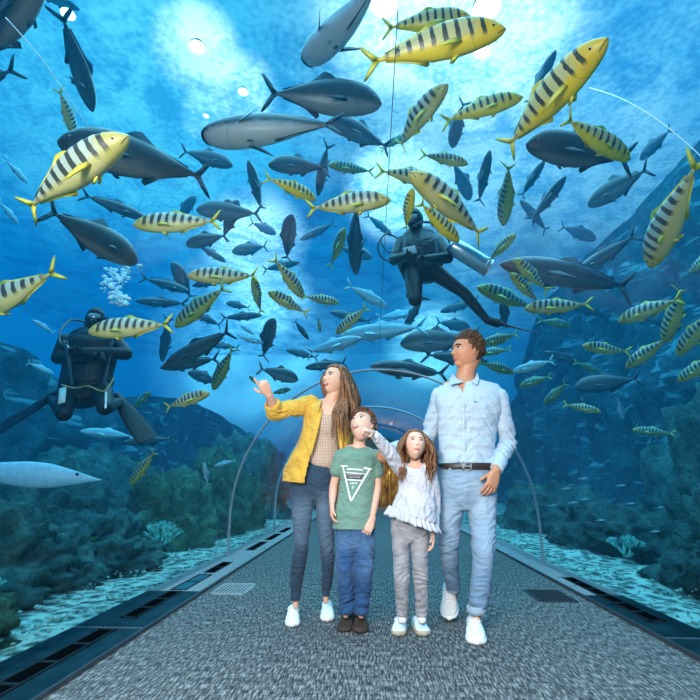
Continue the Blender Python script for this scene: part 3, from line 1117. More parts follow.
def head_point(d, male=False, child=0.0, smile=0.0):
    """unit direction -> point of a head of unit height (chin to crown); x side, y front, z up"""
    x, y, z = d
    px, py, pz = .335 * x, .42 * y, .50 * z
    if z < 0:
        t = -z
        px *= 1 - (.30 - .06 * male - .04 * child) * t ** 1.6
        if y < 0:
            py *= 1 - .42 * t
        else:
            py *= 1 - .10 * t
    if y > 0:
        # flatter face
        py = min(py, .385 + .03 * (py - .3)) if py > .385 else py
        nx, nz = px, pz
        # brow, sockets, nose, cheeks, lips, chin
        py += .018 * g2(nx, nz - .075, .22, .03)
        for s in (-1, 1):
            py -= .035 * g2(nx - s * .135, nz - .015, .07, .04)
            py += .022 * g2(nx - s * .17, nz + .10, .08, .07)
        ridge_ = max(0, min(1, (.05 - nz) / .20)) if nz > -.155 else max(0, 1 - (-.155 - nz) / .035)
        py += (.095 - .03 * child) * ridge_ * math.exp(-(nx / (.034 + .022 * ridge_)) ** 2)
        py += .020 * g2(nx, nz + .205, .05, .02)
        py += .030 * g2(nx, nz + .262, .10, .020)
        py += .028 * g2(nx, nz + .312, .08, .020)
        py -= .022 * g2(nx, nz + .287, .11, .008)
        py += (.060 + .05 * male) * g2(nx, nz + .42, .11, .08)
        py -= .012 * g2(nx, nz + .355, .08, .015)
    if male and z < -.2:
        px += .022 * math.copysign(1, x) * min(1, abs(x) * 2) * g2(abs(px) - .26, pz + .30, .12, .10)
    return Vector((px, py, pz))
def head_mesh(bm, C, M, H, **kw):
    nu, nv = 84, 64
    rows = []
    for j in range(1, nv):
        th = math.pi * j / nv
        row = []
        for i in range(nu):
            ph = 2 * math.pi * i / nu
            d = Vector((math.sin(th) * math.sin(ph), math.sin(th) * math.cos(ph), math.cos(th)))
            row.append(bm.verts.new(C + M @ (head_point(d, **kw) * H)))
        rows.append(row)
    t = bm.verts.new(C + M @ (head_point(Vector((0, 0, 1)), **kw) * H))
    b = bm.verts.new(C + M @ (head_point(Vector((0, 0, -1)), **kw) * H))
    for r0, r1 in zip(rows, rows[1:]):
        for i in range(nu):
            bm.faces.new((r0[i], r1[i], r1[(i + 1) % nu], r0[(i + 1) % nu]))
    for i in range(nu):
        bm.faces.new((t, rows[0][i], rows[0][(i + 1) % nu]))
        bm.faces.new((b, rows[-1][(i + 1) % nu], rows[-1][i]))
    # ears
    for s in (-1, 1):
        c = Vector((s * .335, -.03, -.02)) * H
        Mr = M @ Matrix.Rotation(s * rad(-22), 3, 'Z')
        ball(bm, C + M @ c, (.022 * H, .062 * H, .115 * H), 14, 10, Mr)
        ball(bm, C + M @ (c + Vector((s * .012, .012, .02)) * H), (.03 * H, .035 * H, .05 * H), 10, 8, Mr)
def face_parts(root, C, M, H, iris=(0.10, 0.05, 0.02), lip=(0.55, 0.18, 0.15), brow=(0.05, 0.025, 0.012), smile=0, male=False, child=0.0, look=(0, 0), gape=0.0):
    me_ = mat('eye_white', (0.80, 0.78, 0.75), 0.25)
    mi_ = mat('iris', iris, 0.15)
    for s in (-1, 1):
        e = head_point(Vector((s * .40, .88, .03)).normalized(), male=male, child=child)
        c = Vector((s * .135, e.y - .022, .018)) * H
        bm = bmesh.new()
        ball(bm, C + M @ c, (.066 * H, .045 * H, .034 * H), 16, 10, M)
        o = pobj('eye', bm, me_, root)
        bm = bmesh.new()
        ball(bm, C + M @ (c + Vector((look[0] * .02, .036, look[1] * .012)) * H), (.037 * H, .014 * H, .034 * H), 12, 8, M)
        pobj('iris', bm, mi_, root, o)
        # upper lid line with lashes
        bm = bmesh.new()
        pts = [C + M @ (Vector((s * .135 + q * .060, e.y - .022 + .046 * math.sqrt(max(0, 1 - q * q * .9)), .018 + .026 * (1 - q * q))) * H) for q in (-1, -.5, 0, .5, 1)]
        tube(bm, pts, [.007 * H, .013 * H, .015 * H, .013 * H, .008 * H], n=6, sub=2)
        pobj('eyelashes', bm, mat('lashes', (0.02, 0.01, 0.006), 0.6), root)
        bm = bmesh.new()
        pts = []
        for q in (-1, -.4, .3, 1):
            x = s * .14 + q * .085
            hp = head_point(Vector((x / .335, .85, .17)).normalized(), male=male, child=child)
            pts.append(C + M @ (Vector((x, hp.y + .006, .085 + .012 * (1 - q * q) + child * .01)) * H))
        th = .019 if not male else .025
        if child: th = .013
        tube(bm, pts, [(th * .5 * H, th * .6 * H), (th * .7 * H, th * H), (th * .7 * H, th * H), (th * .5 * H, th * .5 * H)], n=6, sub=2)
        pobj('eyebrow', bm, mat('brow', brow, 0.8), root)
    ml = mat('lips', lip, 0.35)
    bm = bmesh.new()
    for dz, tk in ((.0 + gape * .5, .016), (-.030 - gape - smile * .012, .020)):
        pts = []
        for q in (-1, -.5, 0, .5, 1):
            x = q * (.098 + smile * .022)
            zz = -.274 + dz + (abs(q) ** 2) * (smile * .022 + (-.012 - gape * .5 if dz > -.001 and dz >= 0 else .014 + gape))
            hp = head_point(Vector((x / .335, .80, zz / .5)).normalized(), male=male, child=child)
            pts.append(C + M @ (Vector((x, hp.y + .008, zz)) * H))
        tube(bm, pts, [.004 * H, tk * H, tk * 1.1 * H, tk * H, .004 * H], n=8, sub=3)
    pobj('lips', bm, ml, root)
    if smile > .5 or gape:
        bm = bmesh.new()
        hp = head_point(Vector((0, .85, -.50)).normalized(), male=male, child=child)
        pts = [C + M @ (Vector((q * .07, hp.y + .012 - abs(q) * .02, -.290 - gape * .2 + abs(q) * .012)) * H) for q in (-1, -.5, 0, .5, 1)]
        tube(bm, pts, [(.005 * H, .006 * H)] + [(.006 * H, (.008 + gape * .35) * H)] * 3 + [(.005 * H, .006 * H)], n=8, sub=2, hint=M @ Vector((0, 1, 0)))
        pobj('teeth', bm, mat('teeth', (0.85, 0.83, 0.78), 0.3), root)
def hand(bm, W, D, N, T, s, curls=(20, 15, 18, 22, 26), spread=6, thumb_out=38):
    """wrist W, fingers toward D, palm faces N, thumb on the side T; s = hand length"""
    D = D.normalized()
    T = (T - D * T.dot(D)).normalized()
    N = (N - D * N.dot(D) - T * N.dot(T)).normalized()
    h = bmesh.new()
    tube(h, [W - D * .10 * s, W + D * .06 * s, W + D * .24 * s, W + D * .42 * s, W + D * .52 * s],
         [(.155 * s, .115 * s), (.165 * s, .11 * s), (.215 * s, .10 * s), (.225 * s, .085 * s), (.205 * s, .07 * s)], n=16, hint=T, sub=2, sq=2.6)
    # thumb mound
    tube(h, [W + D * .08 * s + T * .10 * s + N * .03 * s, W + D * .28 * s + T * .18 * s + N * .04 * s], [.075 * s, .07 * s], n=10, sub=1)
    for i, (off, ln, rr) in enumerate(((.165, .41, .050), (.055, .46, .052), (-.055, .43, .049), (-.16, .34, .043))):
        c = rad(curls[i + 1])
        ax = N.cross(D)  # rotating D toward N
        p = W + D * (.50 - abs(off) * .15) * s + T * off * s
        d = (D + T * math.tan(rad(spread)) * (off / .165)).normalized()
        pts, rs = [p - D * .06 * s, p], [rr * 1.05 * s, rr * 1.05 * s]
        for k, f in enumerate((.45, .30, .25)):
            ang = c * (.9, 1.2, .7)[k] / 1.4
            d = (d * math.cos(ang) + N * math.sin(ang)).normalized() if k == 0 else d
            if k:
                # keep turning within the plane of D and N
                n2 = (N - d * N.dot(d))
                n2 = n2.normalized() if n2.length > 1e-3 else -D
                if math.acos(max(-1, min(1, d.dot(D)))) > math.pi / 2:
                    n2 = (-D - d * (-D).dot(d)).normalized()
                d = (d * math.cos(ang) + n2 * math.sin(ang)).normalized()
            p = p + d * ln * f * s
            pts.append(p)
            rs.append(rr * (1.0, .92, .80)[k] * s)
        tube(h, pts, rs, n=10, hint=T, sub=2)
    c = rad(curls[0])
    p = W + D * .20 * s + T * .17 * s + N * .02 * s
    d = (D * math.cos(rad(thumb_out)) + T * math.sin(rad(thumb_out)) + N * .25).normalized()
    pts, rs = [p], [.060 * s]
    for k, f in enumerate((.5, .3, .2)):
        p = p + d * .38 * f * s
        pts.append(p); rs.append((.054, .050, .040)[k] * s)
        d = (d * math.cos(c * .6) + (D * .8 - T * .3 + N * .5).normalized() * math.sin(c * .6)).normalized()
    tube(h, pts, rs, n=10, hint=T, sub=2)
    me = remesh(h, max(.0022, .013 * s), 2, .5)
    bm.from_mesh(me)
    bpy.data.meshes.remove(me)
def body_mesh(fuse, keep, voxel=.006):
    """fused trunk and limbs plus the finer head and hands in one mesh"""
    me = remesh(fuse, voxel, 4, .6)
    return join_mesh(me, keep)
def skin(name, col):
    m = mat(name, col, 0.48, spec=0.4, sss=0.12)
    t = NT(m)
    n = t.noise(t.co(), 9, 4)
    t.base(t.mix(t.smooth(n, .4, .7, 0, .35), col, (col[0] * 1.0, col[1] * .78, col[2] * .72)))
    t.bump(t.noise(t.co(), 300, 2), 0.05, .001)
    return m
def cloth(name, col, col2=None, rough=.85, weave=400, sheen=.2):
    m = mat(name, col, rough, spec=0.2, sheen=sheen)
    t = NT(m)
    n = t.noise(t.co(), 14, 4)
    c2 = col2 or tuple(c * .82 for c in col)
    t.base(t.mix(t.smooth(n, .35, .7), col, c2))
    t.bump(t.noise(t.mapv(t.co(), (9, 9, 17)), 1.0, 2, .5, 1.2), 0.5, .03)
    return m
def denim(name, col, fade, zlo, zhi):
    m = mat(name, col, .85, spec=.2, sheen=.1)
    t = NT(m)
    c = t.co()
    z = t.sep(c)[2]
    n = t.noise(c, 3.5, 2, .5)
    streak = t.noise(t.mapv(c, (60, 60, 400)), 1.0, 2)
    band = t.math('MULTIPLY', t.smooth(z, zlo, zlo + .12), t.smooth(z, zhi, zhi - .15))
    f = t.math('MULTIPLY', band, t.smooth(n, .25, .75), clamp=True)
    cc = t.mix(t.math('MULTIPLY', f, .75), col, fade)
    t.base(t.mix(t.math('MULTIPLY', streak, .25), cc, tuple(q * .55 for q in col)))
    t.bump(t.noise(t.mapv(c, (9, 9, 27)), 1.0, 2, .5, 1.0), 0.4, .03)
    return m
def folds(amp, sx=14, sz=40, seed=0, zones=()):
    """wrinkles: gathered more strongly in the given zones (point, radius, gain)"""
    def f(co, no):
        a = noise.noise(Vector((co.x * sx + seed, co.y * sx, co.z * sz + 4 * noise.noise(co * 6))))
        a = (1 - abs(a) * 2.2)
        g = amp
        for p, r, k in zones:
            d = (co - p).length / r
            g += amp * k * math.exp(-d * d)
        return no * (a * g * .5)
    return f
def limb_cloth(parts, voxel=.006, fold=None, sm=3):
    bm = bmesh.new()
    for P, R, kw in parts:
        tube(bm, P, R, **kw)
    me = remesh(bm, voxel, sm, .5)
    if fold:
        displace(me, fold)
    return me
def shoe(root, toe, ang, L, Wd, Hh, m_up, m_sole, m_lace, pitch=0.0, stripe=None, name='shoe', flatz=0.0):
    """toe: ground point under the tip; ang: heading (degrees, 0 = toward the camera, + = toward picture left)"""
    a = rad(ang)
    F = Vector((-math.sin(a), -math.cos(a), 0))
    S = Vector((-F.y, F.x, 0))
    U = Vector((0, 0, 1))
    if pitch:
        q = Quaternion(S, rad(pitch))
        F.rotate(q); U.rotate(q)
    O = toe - F * L
    def pt(u, s, z):
        return O + F * (u * L) + S * s + U * z
    bm = bmesh.new()
    us = (0.0, .06, .18, .34, .50, .64, .78, .90, .97, 1.0)
    ws = (.45, .72, .86, .84, .86, .98, 1.0, .86, .58, .30)
    hs = (.62, .86, 1.0, 1.0, .86, .68, .54, .44, .34, .22)
    b = bmesh.new()
    rings = []
    for u, w, h in zip(us, ws, hs):
        w *= Wd / 2; h *= Hh
        ring = []
        for k in range(18):
            an = 2 * math.pi * k / 18
            ca, sa = math.cos(an), math.sin(an)
            zz = .018 + (h - .018) * (.5 + .5 * math.copysign(abs(sa) ** .7, sa))
            tap = 1 - .38 * max(0, sa) ** 1.5
            ring.append(b.verts.new(pt(u, math.copysign(abs(ca) ** .75, ca) * w * tap, zz)))
        rings.append(ring)
    for r0, r1 in zip(rings, rings[1:]):
        for k in range(18):
            b.faces.new((r0[k], r0[(k + 1) % 18], r1[(k + 1) % 18], r1[k]))
    b.faces.new(rings[0]); b.faces.new(list(reversed(rings[-1])))
    up = pobj(name, b, m_up, root)
    b = bmesh.new()
    rings = []
    for zz, gr in ((0.0, .94), (.006, 1.04), (.020, 1.06), (.026, 1.0)):
        ring = []
        n = 36
        for k in range(n):
            an = 2 * math.pi * k / n
            u = .5 - .53 * math.cos(an)
            uu = min(max(u, 0), 1)
            w = 0
            for i in range(len(us) - 1):
                if us[i] <= uu <= us[i + 1]:
                    w = ws[i] + (ws[i + 1] - ws[i]) * (uu - us[i]) / (us[i + 1] - us[i])
            w = (w * Wd / 2 + .003) * min(1, abs(math.sin(an)) * 2.2 + .02)
            ring.append(b.verts.new(pt(.5 + (u - .5) * gr, math.copysign(w * gr, math.sin(an)), zz)))
        rings.append(ring)
    for r0, r1 in zip(rings, rings[1:]):
        for k in range(n):
            b.faces.new((r0[k], r0[(k + 1) % n], r1[(k + 1) % n], r1[k]))
    b.faces.new(rings[0]); b.faces.new(rings[-1])
    pobj('sole', b, m_sole, root, up)
    b = bmesh.new()
    for i, u in enumerate((.44, .52, .60, .68)):
        h = Hh * (.93, .82, .72, .63)[i] + .001
        w = Wd * .17
        tube(b, [pt(u - .02, -w, h - .006), pt(u, 0, h + .002), pt(u + .02, w, h - .006)], [.003] * 3, n=6, sub=2)
        tube(b, [pt(u + .02, -w, h - .006), pt(u, 0, h + .003), pt(u - .02, w, h - .006)], [.003] * 3, n=6, sub=2)
    for s in (-1, 1):
        tube(b, [pt(.42, 0, Hh * .95), pt(.45, s * .022, Hh * .97), pt(.50, s * .034, Hh * .80), pt(.47, s * .012, Hh * .90)], [.0028] * 4, n=6, sub=3)
    pobj('laces', b, m_lace, root, up)
    if stripe:
        b = bmesh.new()
        for s in (-1, 1):
            for i in range(3):
                u = .36 + i * .09
                tube(b, [pt(u, s * Wd * .435, .028), pt(u - .05, s * Wd * .36, Hh * .62)], [(.005, .002)] * 2, n=6, sub=1, hint=F)
        pobj('side_stripes', b, stripe, root, up)
    return pt(.22, 0, Hh)
def scalp(bm, C, M, H, keep, grow=1.06, lift=None, nu=72, nv=50, **kw):
    """hair cap: the part of the skull for which keep(d) holds, grown a little, with thickness"""
    grid = {}
    for j in range(nv + 1):
        th = math.pi * j / nv
        for i in range(nu):
            ph = 2 * math.pi * i / nu
            d = Vector((math.sin(th) * math.sin(ph), math.sin(th) * math.cos(ph), math.cos(th)))
            p = head_point(d, **kw)
            k = grow + (lift(d) if lift else 0)
            o = p * k
            o += d * .02 * noise.noise(Vector((d.x * 9, d.y * 9, d.z * 4)))
            grid[i, j] = (d, C + M @ (o * H), C + M @ (p * .97 * H))
    vo, vi = {}, {}
    def g(t, key, idx):
        if key not in t:
            t[key] = bm.verts.new(grid[key][idx])
        return t[key]
    ed = {}
    for j in range(nv):
        for i in range(nu):
            ks = [(i, j), ((i + 1) % nu, j), ((i + 1) % nu, j + 1), (i, j + 1)]
            dc = sum((grid[k][0] for k in ks), Vector()).normalized()
            if not keep(dc):
                continue
            try:
                bm.faces.new([g(vo, k, 1) for k in ks])
                bm.faces.new([g(vi, k, 2) for k in reversed(ks)])
            except ValueError:
                continue
            for a, b in zip(ks, ks[1:] + ks[:1]):
                e = (b, a)
                if e in ed: del ed[e]
                else: ed[(a, b)] = 1
    for a, b in ed:
        try:
            bm.faces.new((vo[b], vo[a], vi[a], vi[b]))
        except ValueError:
            pass
def lock(bm, pts, r, n=6, flat=.45, hint=Vector((1, 0, 0))):
    """one tapering lock of hair"""
    k = len(pts)
    R = []
    for i in range(k):
        u = i / (k - 1)
        w = r * (0.55 + .9 * math.sin(math.pi * min(1, u * 1.1 + .12)) ** .8) * (1 - u ** 4 * .85)
        R.append((w, w * flat))
    tube(bm, pts, R, n=n, sub=3, hint=hint)
def hair_mat(name, a, b, sc=60):
    m = mat(name, a, .5, spec=.25)
    t = NT(m)
    n = t.noise(t.mapv(t.co(), (sc * 2, sc * 2, sc * .15)), 1.0, 3, .6)
    n2 = t.noise(t.co(), 7, 2)
    f = t.math('ADD', t.math('MULTIPLY', n, .7), t.math('MULTIPLY', n2, .3))
    t.base(t.ramp(f, [(.38, a), (.62, b)]))
    t.bump(n, .6, .004)
    return m

# ================================================================== DIVERS
M_NEO = mat('neoprene', (.003, .005, .008), .5, spec=.3)
M_NEO2 = mat('neoprene_seam', (.03, .06, .075), .4, spec=.5)
M_RUB = mat('fin_rubber', (.005, .007, .010), .4, spec=.3)
M_HOSE = mat('hose', (.015, .02, .025), .35)
M_GLS = mat('mask_glass', (.10, .22, .28), .08, spec=1.0)
M_TAG = mat('tag_pale', (.55, .60, .55), .5)
M_TANK = mat('tank_steel', (.55, .55, .54), .28, 1.0)
def swim_fin(root, a, b, w, side, parent=None):
    """blade from the foot pocket a to the tip b"""
    d = (b - a).normalized()
    L = (b - a).length
    P = [a - d * .10, a, a.lerp(b, .25), a.lerp(b, .7), b]
    R = [(.045, .035), (.05, .035), (w * .38, .014), (w * .47, .008), (w * .45, .005)]
    bm = bmesh.new()
    tube(bm, P, R, n=16, hint=side, sub=4, sq=2.6)
    return pobj('swim_fin', bm, M_RUB, root, parent)
def diver_head(r, k, C, M, H):
    head_mesh(k, C, M, H, male=True)
    bm = bmesh.new()
    keep = lambda d: not (d.y > .55 and -.75 < d.z < .42)
    scalp(bm, C, M, H, keep, 1.07, None, male=True)
    pobj('hood', bm, M_NEO, r)
    bm = bmesh.new()
    pts = []
    for i in range(25):
        a = 2 * math.pi * i / 24
        pts.append(C + M @ (Vector((.27 * math.cos(a), .40 + .03 * abs(math.cos(a)) * -2, .02 + .13 * math.sin(a))) * H))
    tube(bm, pts, [.03 * H] * 25, n=8, sub=1, cap=False)
    mk = pobj('dive_mask', bm, M_RUB, r)
    bm = bmesh.new()
    ball(bm, C + M @ (Vector((0, .38, .02)) * H), (.25 * H, .06 * H, .12 * H), 18, 10, M)
    pobj('lens', bm, M_GLS, r, mk)
    bm = bmesh.new()
    ball(bm, C + M @ (Vector((0, .50, -.26)) * H), (.15 * H, .12 * H, .13 * H), 16, 10, M)
    pobj('regulator', bm, M_RUB, r)
def hose(r, pts, rad_, name='hose', m=None):
    bm = bmesh.new()
    tube(bm, pts, [rad_] * len(pts), n=8, sub=5)
    return pobj(name, bm, m or M_HOSE, r)
def diver_left():
    Y = 4.35
    P = lambda x, y, dy=0: atY(x, y, Y + dy)
    c0 = P(86, 385)
    r = empty('person', (c0.x, Y, c0.z), 'scuba diver in black crouching in open water on the left, arms folded, facing the tunnel', 'person')
    # turned toward the tunnel
    M = headframe(-24, 4, 0)
    C = P(95, 320, -.02)
    H = .245
    f = bmesh.new(); k = bmesh.new()
    diver_head(r, k, C, M, H)
    tube(f, [P(94, 327), P(91, 338)], [.07, .085], n=14)
    PP, R = secs([(70, 114, 336, Y, .45), (63, 118, 345, Y, .56), (64, 116, 360, Y, .60), (62, 112, 374, Y, .62), (60, 112, 386, Y, .66), (63, 108, 394, Y - .02, .64)])
    tube(f, PP, R, n=20)
    # folded arms
    for S, E, W_ in ((P(66, 341), P(58, 358, -.06), P(97, 357, -.30)), (P(114, 341), P(126, 354, -.10), P(84, 352, -.34))):
        tube(f, [S, S.lerp(E, .5) + Vector((0, 0, .01)), E], [.075, .070, .062], n=14)
        tube(f, [E, E.lerp(W_, .5), W_], [.062, .055, .042], n=14)
        hand(k, W_, (W_ - E), Vector((0, .4, -1)), Vector((0, -.5, .6)), .19, curls=(30, 40, 45, 50, 55))
    # thighs forward, shins folded back
    for S, K, A in ((P(70, 389), P(64, 414, -.34), P(52, 399, .10)), (P(102, 390), P(105, 408, -.34), P(119, 402, .08))):
        tube(f, [S, S.lerp(K, .5), K], [.098, .088, .068], n=16)
        tube(f, [K, K.lerp(A, .4), A], [.066, .062, .042], n=14)
        tube(f, [A, A + (A - K).normalized() * .08], [.042, .05], n=12)
    pobj('wetsuit_body', body_mesh(f, k, .009), M_NEO, r)
    A1, A2 = P(50, 398, .12), P(121, 403, .10)
    swim_fin(r, A1, P(-8, 434, .25), .22, Vector((0, .5, 1)))
    swim_fin(r, A2, P(148, 440, .0), .20, Vector((1, .6, .3)))
    # vest
    bm = bmesh.new()
    PP2, R2 = secs([(72, 110, 339, Y + .01, .62), (68, 114, 350, Y + .01, .68), (66, 112, 366, Y + .01, .72), (64, 110, 380, Y, .74)], 1.03)
    tube(bm, PP2, R2, n=20)
    me = remesh(bm, .009, 3)
    displace(me, folds(.01, 16, 16, 3))
    pobj('dive_vest', me, mat('vest_black', (.004, .008, .012), .5), r)
    # air tank behind
    bm = bmesh.new()
    tube(bm, [P(84, 385, .28), P(84, 382, .28), P(88, 332, .28), P(88.5, 327, .28)], [.07, .085, .085, .05], n=20, sub=1)
    tk = pobj('air_tank', bm, mat('tank_dark', (.05, .07, .08), .35, .6), r)
    bm = bmesh.new()
    tube(bm, [P(88.5, 327, .28), P(88.8, 321, .28)], [.022, .03], n=12, sub=1)
    pobj('valve', bm, M_STEEL, r, tk)
    hose(r, [P(88, 323, .25), P(72, 320, .15), P(61, 330, -.05), P(60, 342, -.14), P(66, 346, -.20)], .012)
    hose(r, [P(88, 323, .25), P(108, 318, .10), P(110, 328, -.15), P(99, 327, -.17)], .012)
    hose(r, [P(62, 385, -.24), P(75, 388, -.28), P(88, 386, -.30), P(104, 391, -.27), P(114, 378, -.22)], .008, 'hose', mat('hose_ochre', (.35, .32, .12), .5))
    hose(r, [P(64, 341, -.2), P(70, 349, -.24)], .006, 'strap_clip', M_TAG)
    bm = bmesh.new()
    box(bm, (0, 0, 0), (1, 1, 1))
    bm.free()
    bm = bmesh.new()
    tube(bm, [P(63, 388, -.30), P(61.5, 403, -.40)], [(.030, .006)] * 2, n=8, sub=1, sq=5, flat=True)
    pobj('slate_tag', bm, M_TAG, r)
    bm = bmesh.new()
    tube(bm, [P(106, 392, -.30), P(105.5, 408, -.42)], [(.010, .006)] * 2, n=8, sub=1)
    pobj('knife', bm, M_TAG, r)
    for a, b in (((66, 341), (72, 384)), ((112, 341), (104, 384))):
        bm = bmesh.new()
        q = [P(a[0] + (b[0] - a[0]) * i / 6, a[1] + (b[1] - a[1]) * i / 6, -.215 - .02 * math.sin(i / 6 * 3.1)) for i in range(7)]
        tube(bm, q, [(.018, .005)] * 7, n=8, sub=2, hint=Vector((1, 0, 0)))
        pobj('harness_strap', bm, M_NEO2, r)
    PLACED.append(([P(80, 345), P(100, 385), P(40, 410), P(130, 420)], .3))
diver_left()
# bubbles rising from the diver
def bubbles(pts, n, label, seed):
    rnd = random.Random(seed)
    bm = bmesh.new()
    for i in range(n):
        u = rnd.random()
        x, y, w, dy = pts(u)
        p = atY(x + rnd.gauss(0, w), y + rnd.gauss(0, 2), 4.2 + rnd.uniform(-.15, .15) + dy)
        s = rnd.uniform(.006, .026)
        ball(bm, p, (s * 1.3, s * 1.3, s * .8), 8, 6)
    m = mat('bubble', (.75, .92, .97), .1, spec=1.0)
    tag(obj('air_bubbles', bm, m), label, 'bubbles', None, 'stuff')
bubbles(lambda u: (124 - 10 * math.sin(u * 3), 306 - 38 * u, 3 + 6 * u, 0), 110, 'plume of silvery air bubbles rising above the crouching diver', 3)

def diver_right():
    Y = 4.7
    P = lambda x, y, dy=0: atY(x, y, Y + dy)
    c0 = P(425, 260)
    r = empty('person', (c0.x, Y, c0.z), 'scuba diver in black swimming overhead with a shiny steel air tank and one trailing fin', 'person')
    M = headframe(25, -12, 0)
    C = P(415, 220, -.12)
    H = .245
    f = bmesh.new(); k = bmesh.new()
    diver_head(r, k, C, M, H)
    tube(f, [P(415.5, 226, -.08), P(417, 236)], [.07, .085], n=14)
    PP, R = secs([(404, 432, 234, Y, .6), (396, 442, 244, Y, .60), (396, 445, 256, Y, .62), (398, 443, 266, Y + .02, .62), (402, 440, 274, Y + .04, .66)])
    tube(f, PP, R, n=20)
    for S, E, W_, t_ in ((P(402, 242), P(394, 260, -.15), P(407, 256, -.42), 1), (P(438, 242), P(448, 258, -.18), P(424, 259, -.40), -1)):
        tube(f, [S, S.lerp(E, .5), E], [.075, .068, .060], n=14)
        tube(f, [E, E.lerp(W_, .5), W_], [.060, .053, .040], n=14)
        hand(k, W_, (W_ - E), Vector((0, .2, -1)), Vector((0, -.8, .4)), .18, curls=(30, 40, 45, 50, 55))
    S, K, A = P(413, 272), P(415, 300, -.22), P(412, 296, .22)
    tube(f, [S, S.lerp(K, .5), K], [.10, .09, .070], n=16)
    tube(f, [K, K.lerp(A, .5), A], [.068, .06, .042], n=14)
    A_1 = A
    S, K, A = P(432, 270), P(464, 293, .02), P(487, 320, .05)
    tube(f, [S, S.lerp(K, .45), K], [.10, .082, .062], n=16)
    tube(f, [K, K.lerp(A, .4), A], [.062, .058, .040], n=14)
    tube(f, [A, A.lerp(P(500, 324, .05), .8)], [.045, .05], n=12)
    pobj('wetsuit_body', body_mesh(f, k, .009), M_NEO, r)
    swim_fin(r, P(497, 323, .05), P(538, 333, .06), .17, Vector((.1, 1, .4)))
    swim_fin(r, A_1, P(424, 300, .85), .20, Vector((1, 0, 0)))
    bm = bmesh.new()
    PP2, R2 = secs([(402, 436, 238, Y, .66), (398, 442, 248, Y, .70), (399, 442, 260, Y, .72)], 1.03)
    tube(bm, PP2, R2, n=20)
    me = remesh(bm, .009, 3)
    displace(me, folds(.012, 16, 16, 8))
    pobj('dive_vest', me, mat('vest_black_rough', (.003, .006, .010), .5), r)
    bm = bmesh.new()
    T0, T1 = P(453, 246, -.30), P(488, 268, -.22)
    tube(bm, [T0.lerp(T1, -.10), T0, T0.lerp(T1, .9), T1], [.04, .088, .092, .080], n=24, sub=3)
    tk = pobj('air_tank', bm, M_TANK, r)
    d = (T1 - T0).normalized()
    for u in (.90, 1.0):
        bm = bmesh.new()
        q = T0.lerp(T1, u)
        ax = d.orthogonal().normalized(); ay = d.cross(ax)
        tube(bm, [q + (ax * math.cos(a) + ay * math.sin(a)) * .090 for a in [2 * math.pi * i / 24 for i in range(25)]], [.009] * 25, n=8, sub=1, cap=False)
        pobj('tank_ring', bm, M_STEEL, r, tk)
    hose(r, [P(450, 243, -.30), P(440, 226, -.25), P(424, 222, -.30), P(414, 226, -.26)], .012)
    hose(r, [P(395, 262, -.25), P(382, 258, -.30), P(378, 245, -.32), P(386, 234, -.30), P(397, 238, -.25)], .009)
    hose(r, [P(398, 250, -.3), P(388, 252, -.32), P(381, 240, -.32), P(390, 230, -.2)], .007)
    bm = bmesh.new()
    tube(bm, [P(404, 252, -.36), P(416, 249, -.36)], [(.045, .004)] * 2, n=8, sub=1, sq=5, flat=True, hint=Vector((0, 0, 1)))
    pobj('pale_patch', bm, mat('patch_grey', (.35, .38, .38), .6), r)
    for a, b in (((406, 238), (400, 266)), ((436, 238), (438, 266))):
        bm = bmesh.new()
        q = [P(a[0] + (b[0] - a[0]) * i / 6, a[1] + (b[1] - a[1]) * i / 6, -.19 - .02 * math.sin(i / 6 * 3.1)) for i in range(7)]
        tube(bm, q, [(.018, .005)] * 7, n=8, sub=2, hint=Vector((1, 0, 0)))
        pobj('harness_strap', bm, M_NEO2, r)
    PLACED.append(([P(415, 235), P(420, 265), P(465, 294), P(515, 328), P(470, 258)], .3))
diver_right()
# --- pale ray gliding at the left edge
def ray_fish():
    a, b = atD(101, 480, 4.3), atD(-30, 470, 4.6)
    d = (a - b).normalized()
    V = ((a + b) / 2 - EYE).normalized()
    up = d.cross(V).normalized()
    if up.z < 0: up = -up
    side = up                      # disc tilted toward the glass
    c = (a + b) / 2
    r = empty('pale_ray', c, 'pale blue flat ray gliding at the left edge with a pointed snout', 'ray')
    bm = bmesh.new()
    L = (a - b).length
    prof_ = ((0, .004), (.05, .018), (.14, .045), (.26, .080), (.42, .115), (.58, .120), (.74, .10), (.88, .07), (1.0, .03), (1.35, .012), (1.7, .004))
    tube(bm, [a - d * (L * u) for u, w in prof_], [(w * .8, w * .25 + .004) for u, w in prof_], n=22, hint=side, sub=4)
    m = mat('ray_skin', (.22, .50, .62), .5)
    t = NT(m)
    t.base(t.mix(t.smooth(t.noise(t.co(), 30, 3), .4, .6), (.16, .42, .56), (.20, .48, .60)))
    t.bump(t.noise(t.co(), 120, 2), .2, .003)
    pobj('disc', bm, m, r)
    bm = bmesh.new()
    q = a - d * (L * .20)
    ball(bm, q - V * .028 + up * .03, .012, 10, 8)
    pobj('eye', bm, M_PUP, r)
ray_fish()
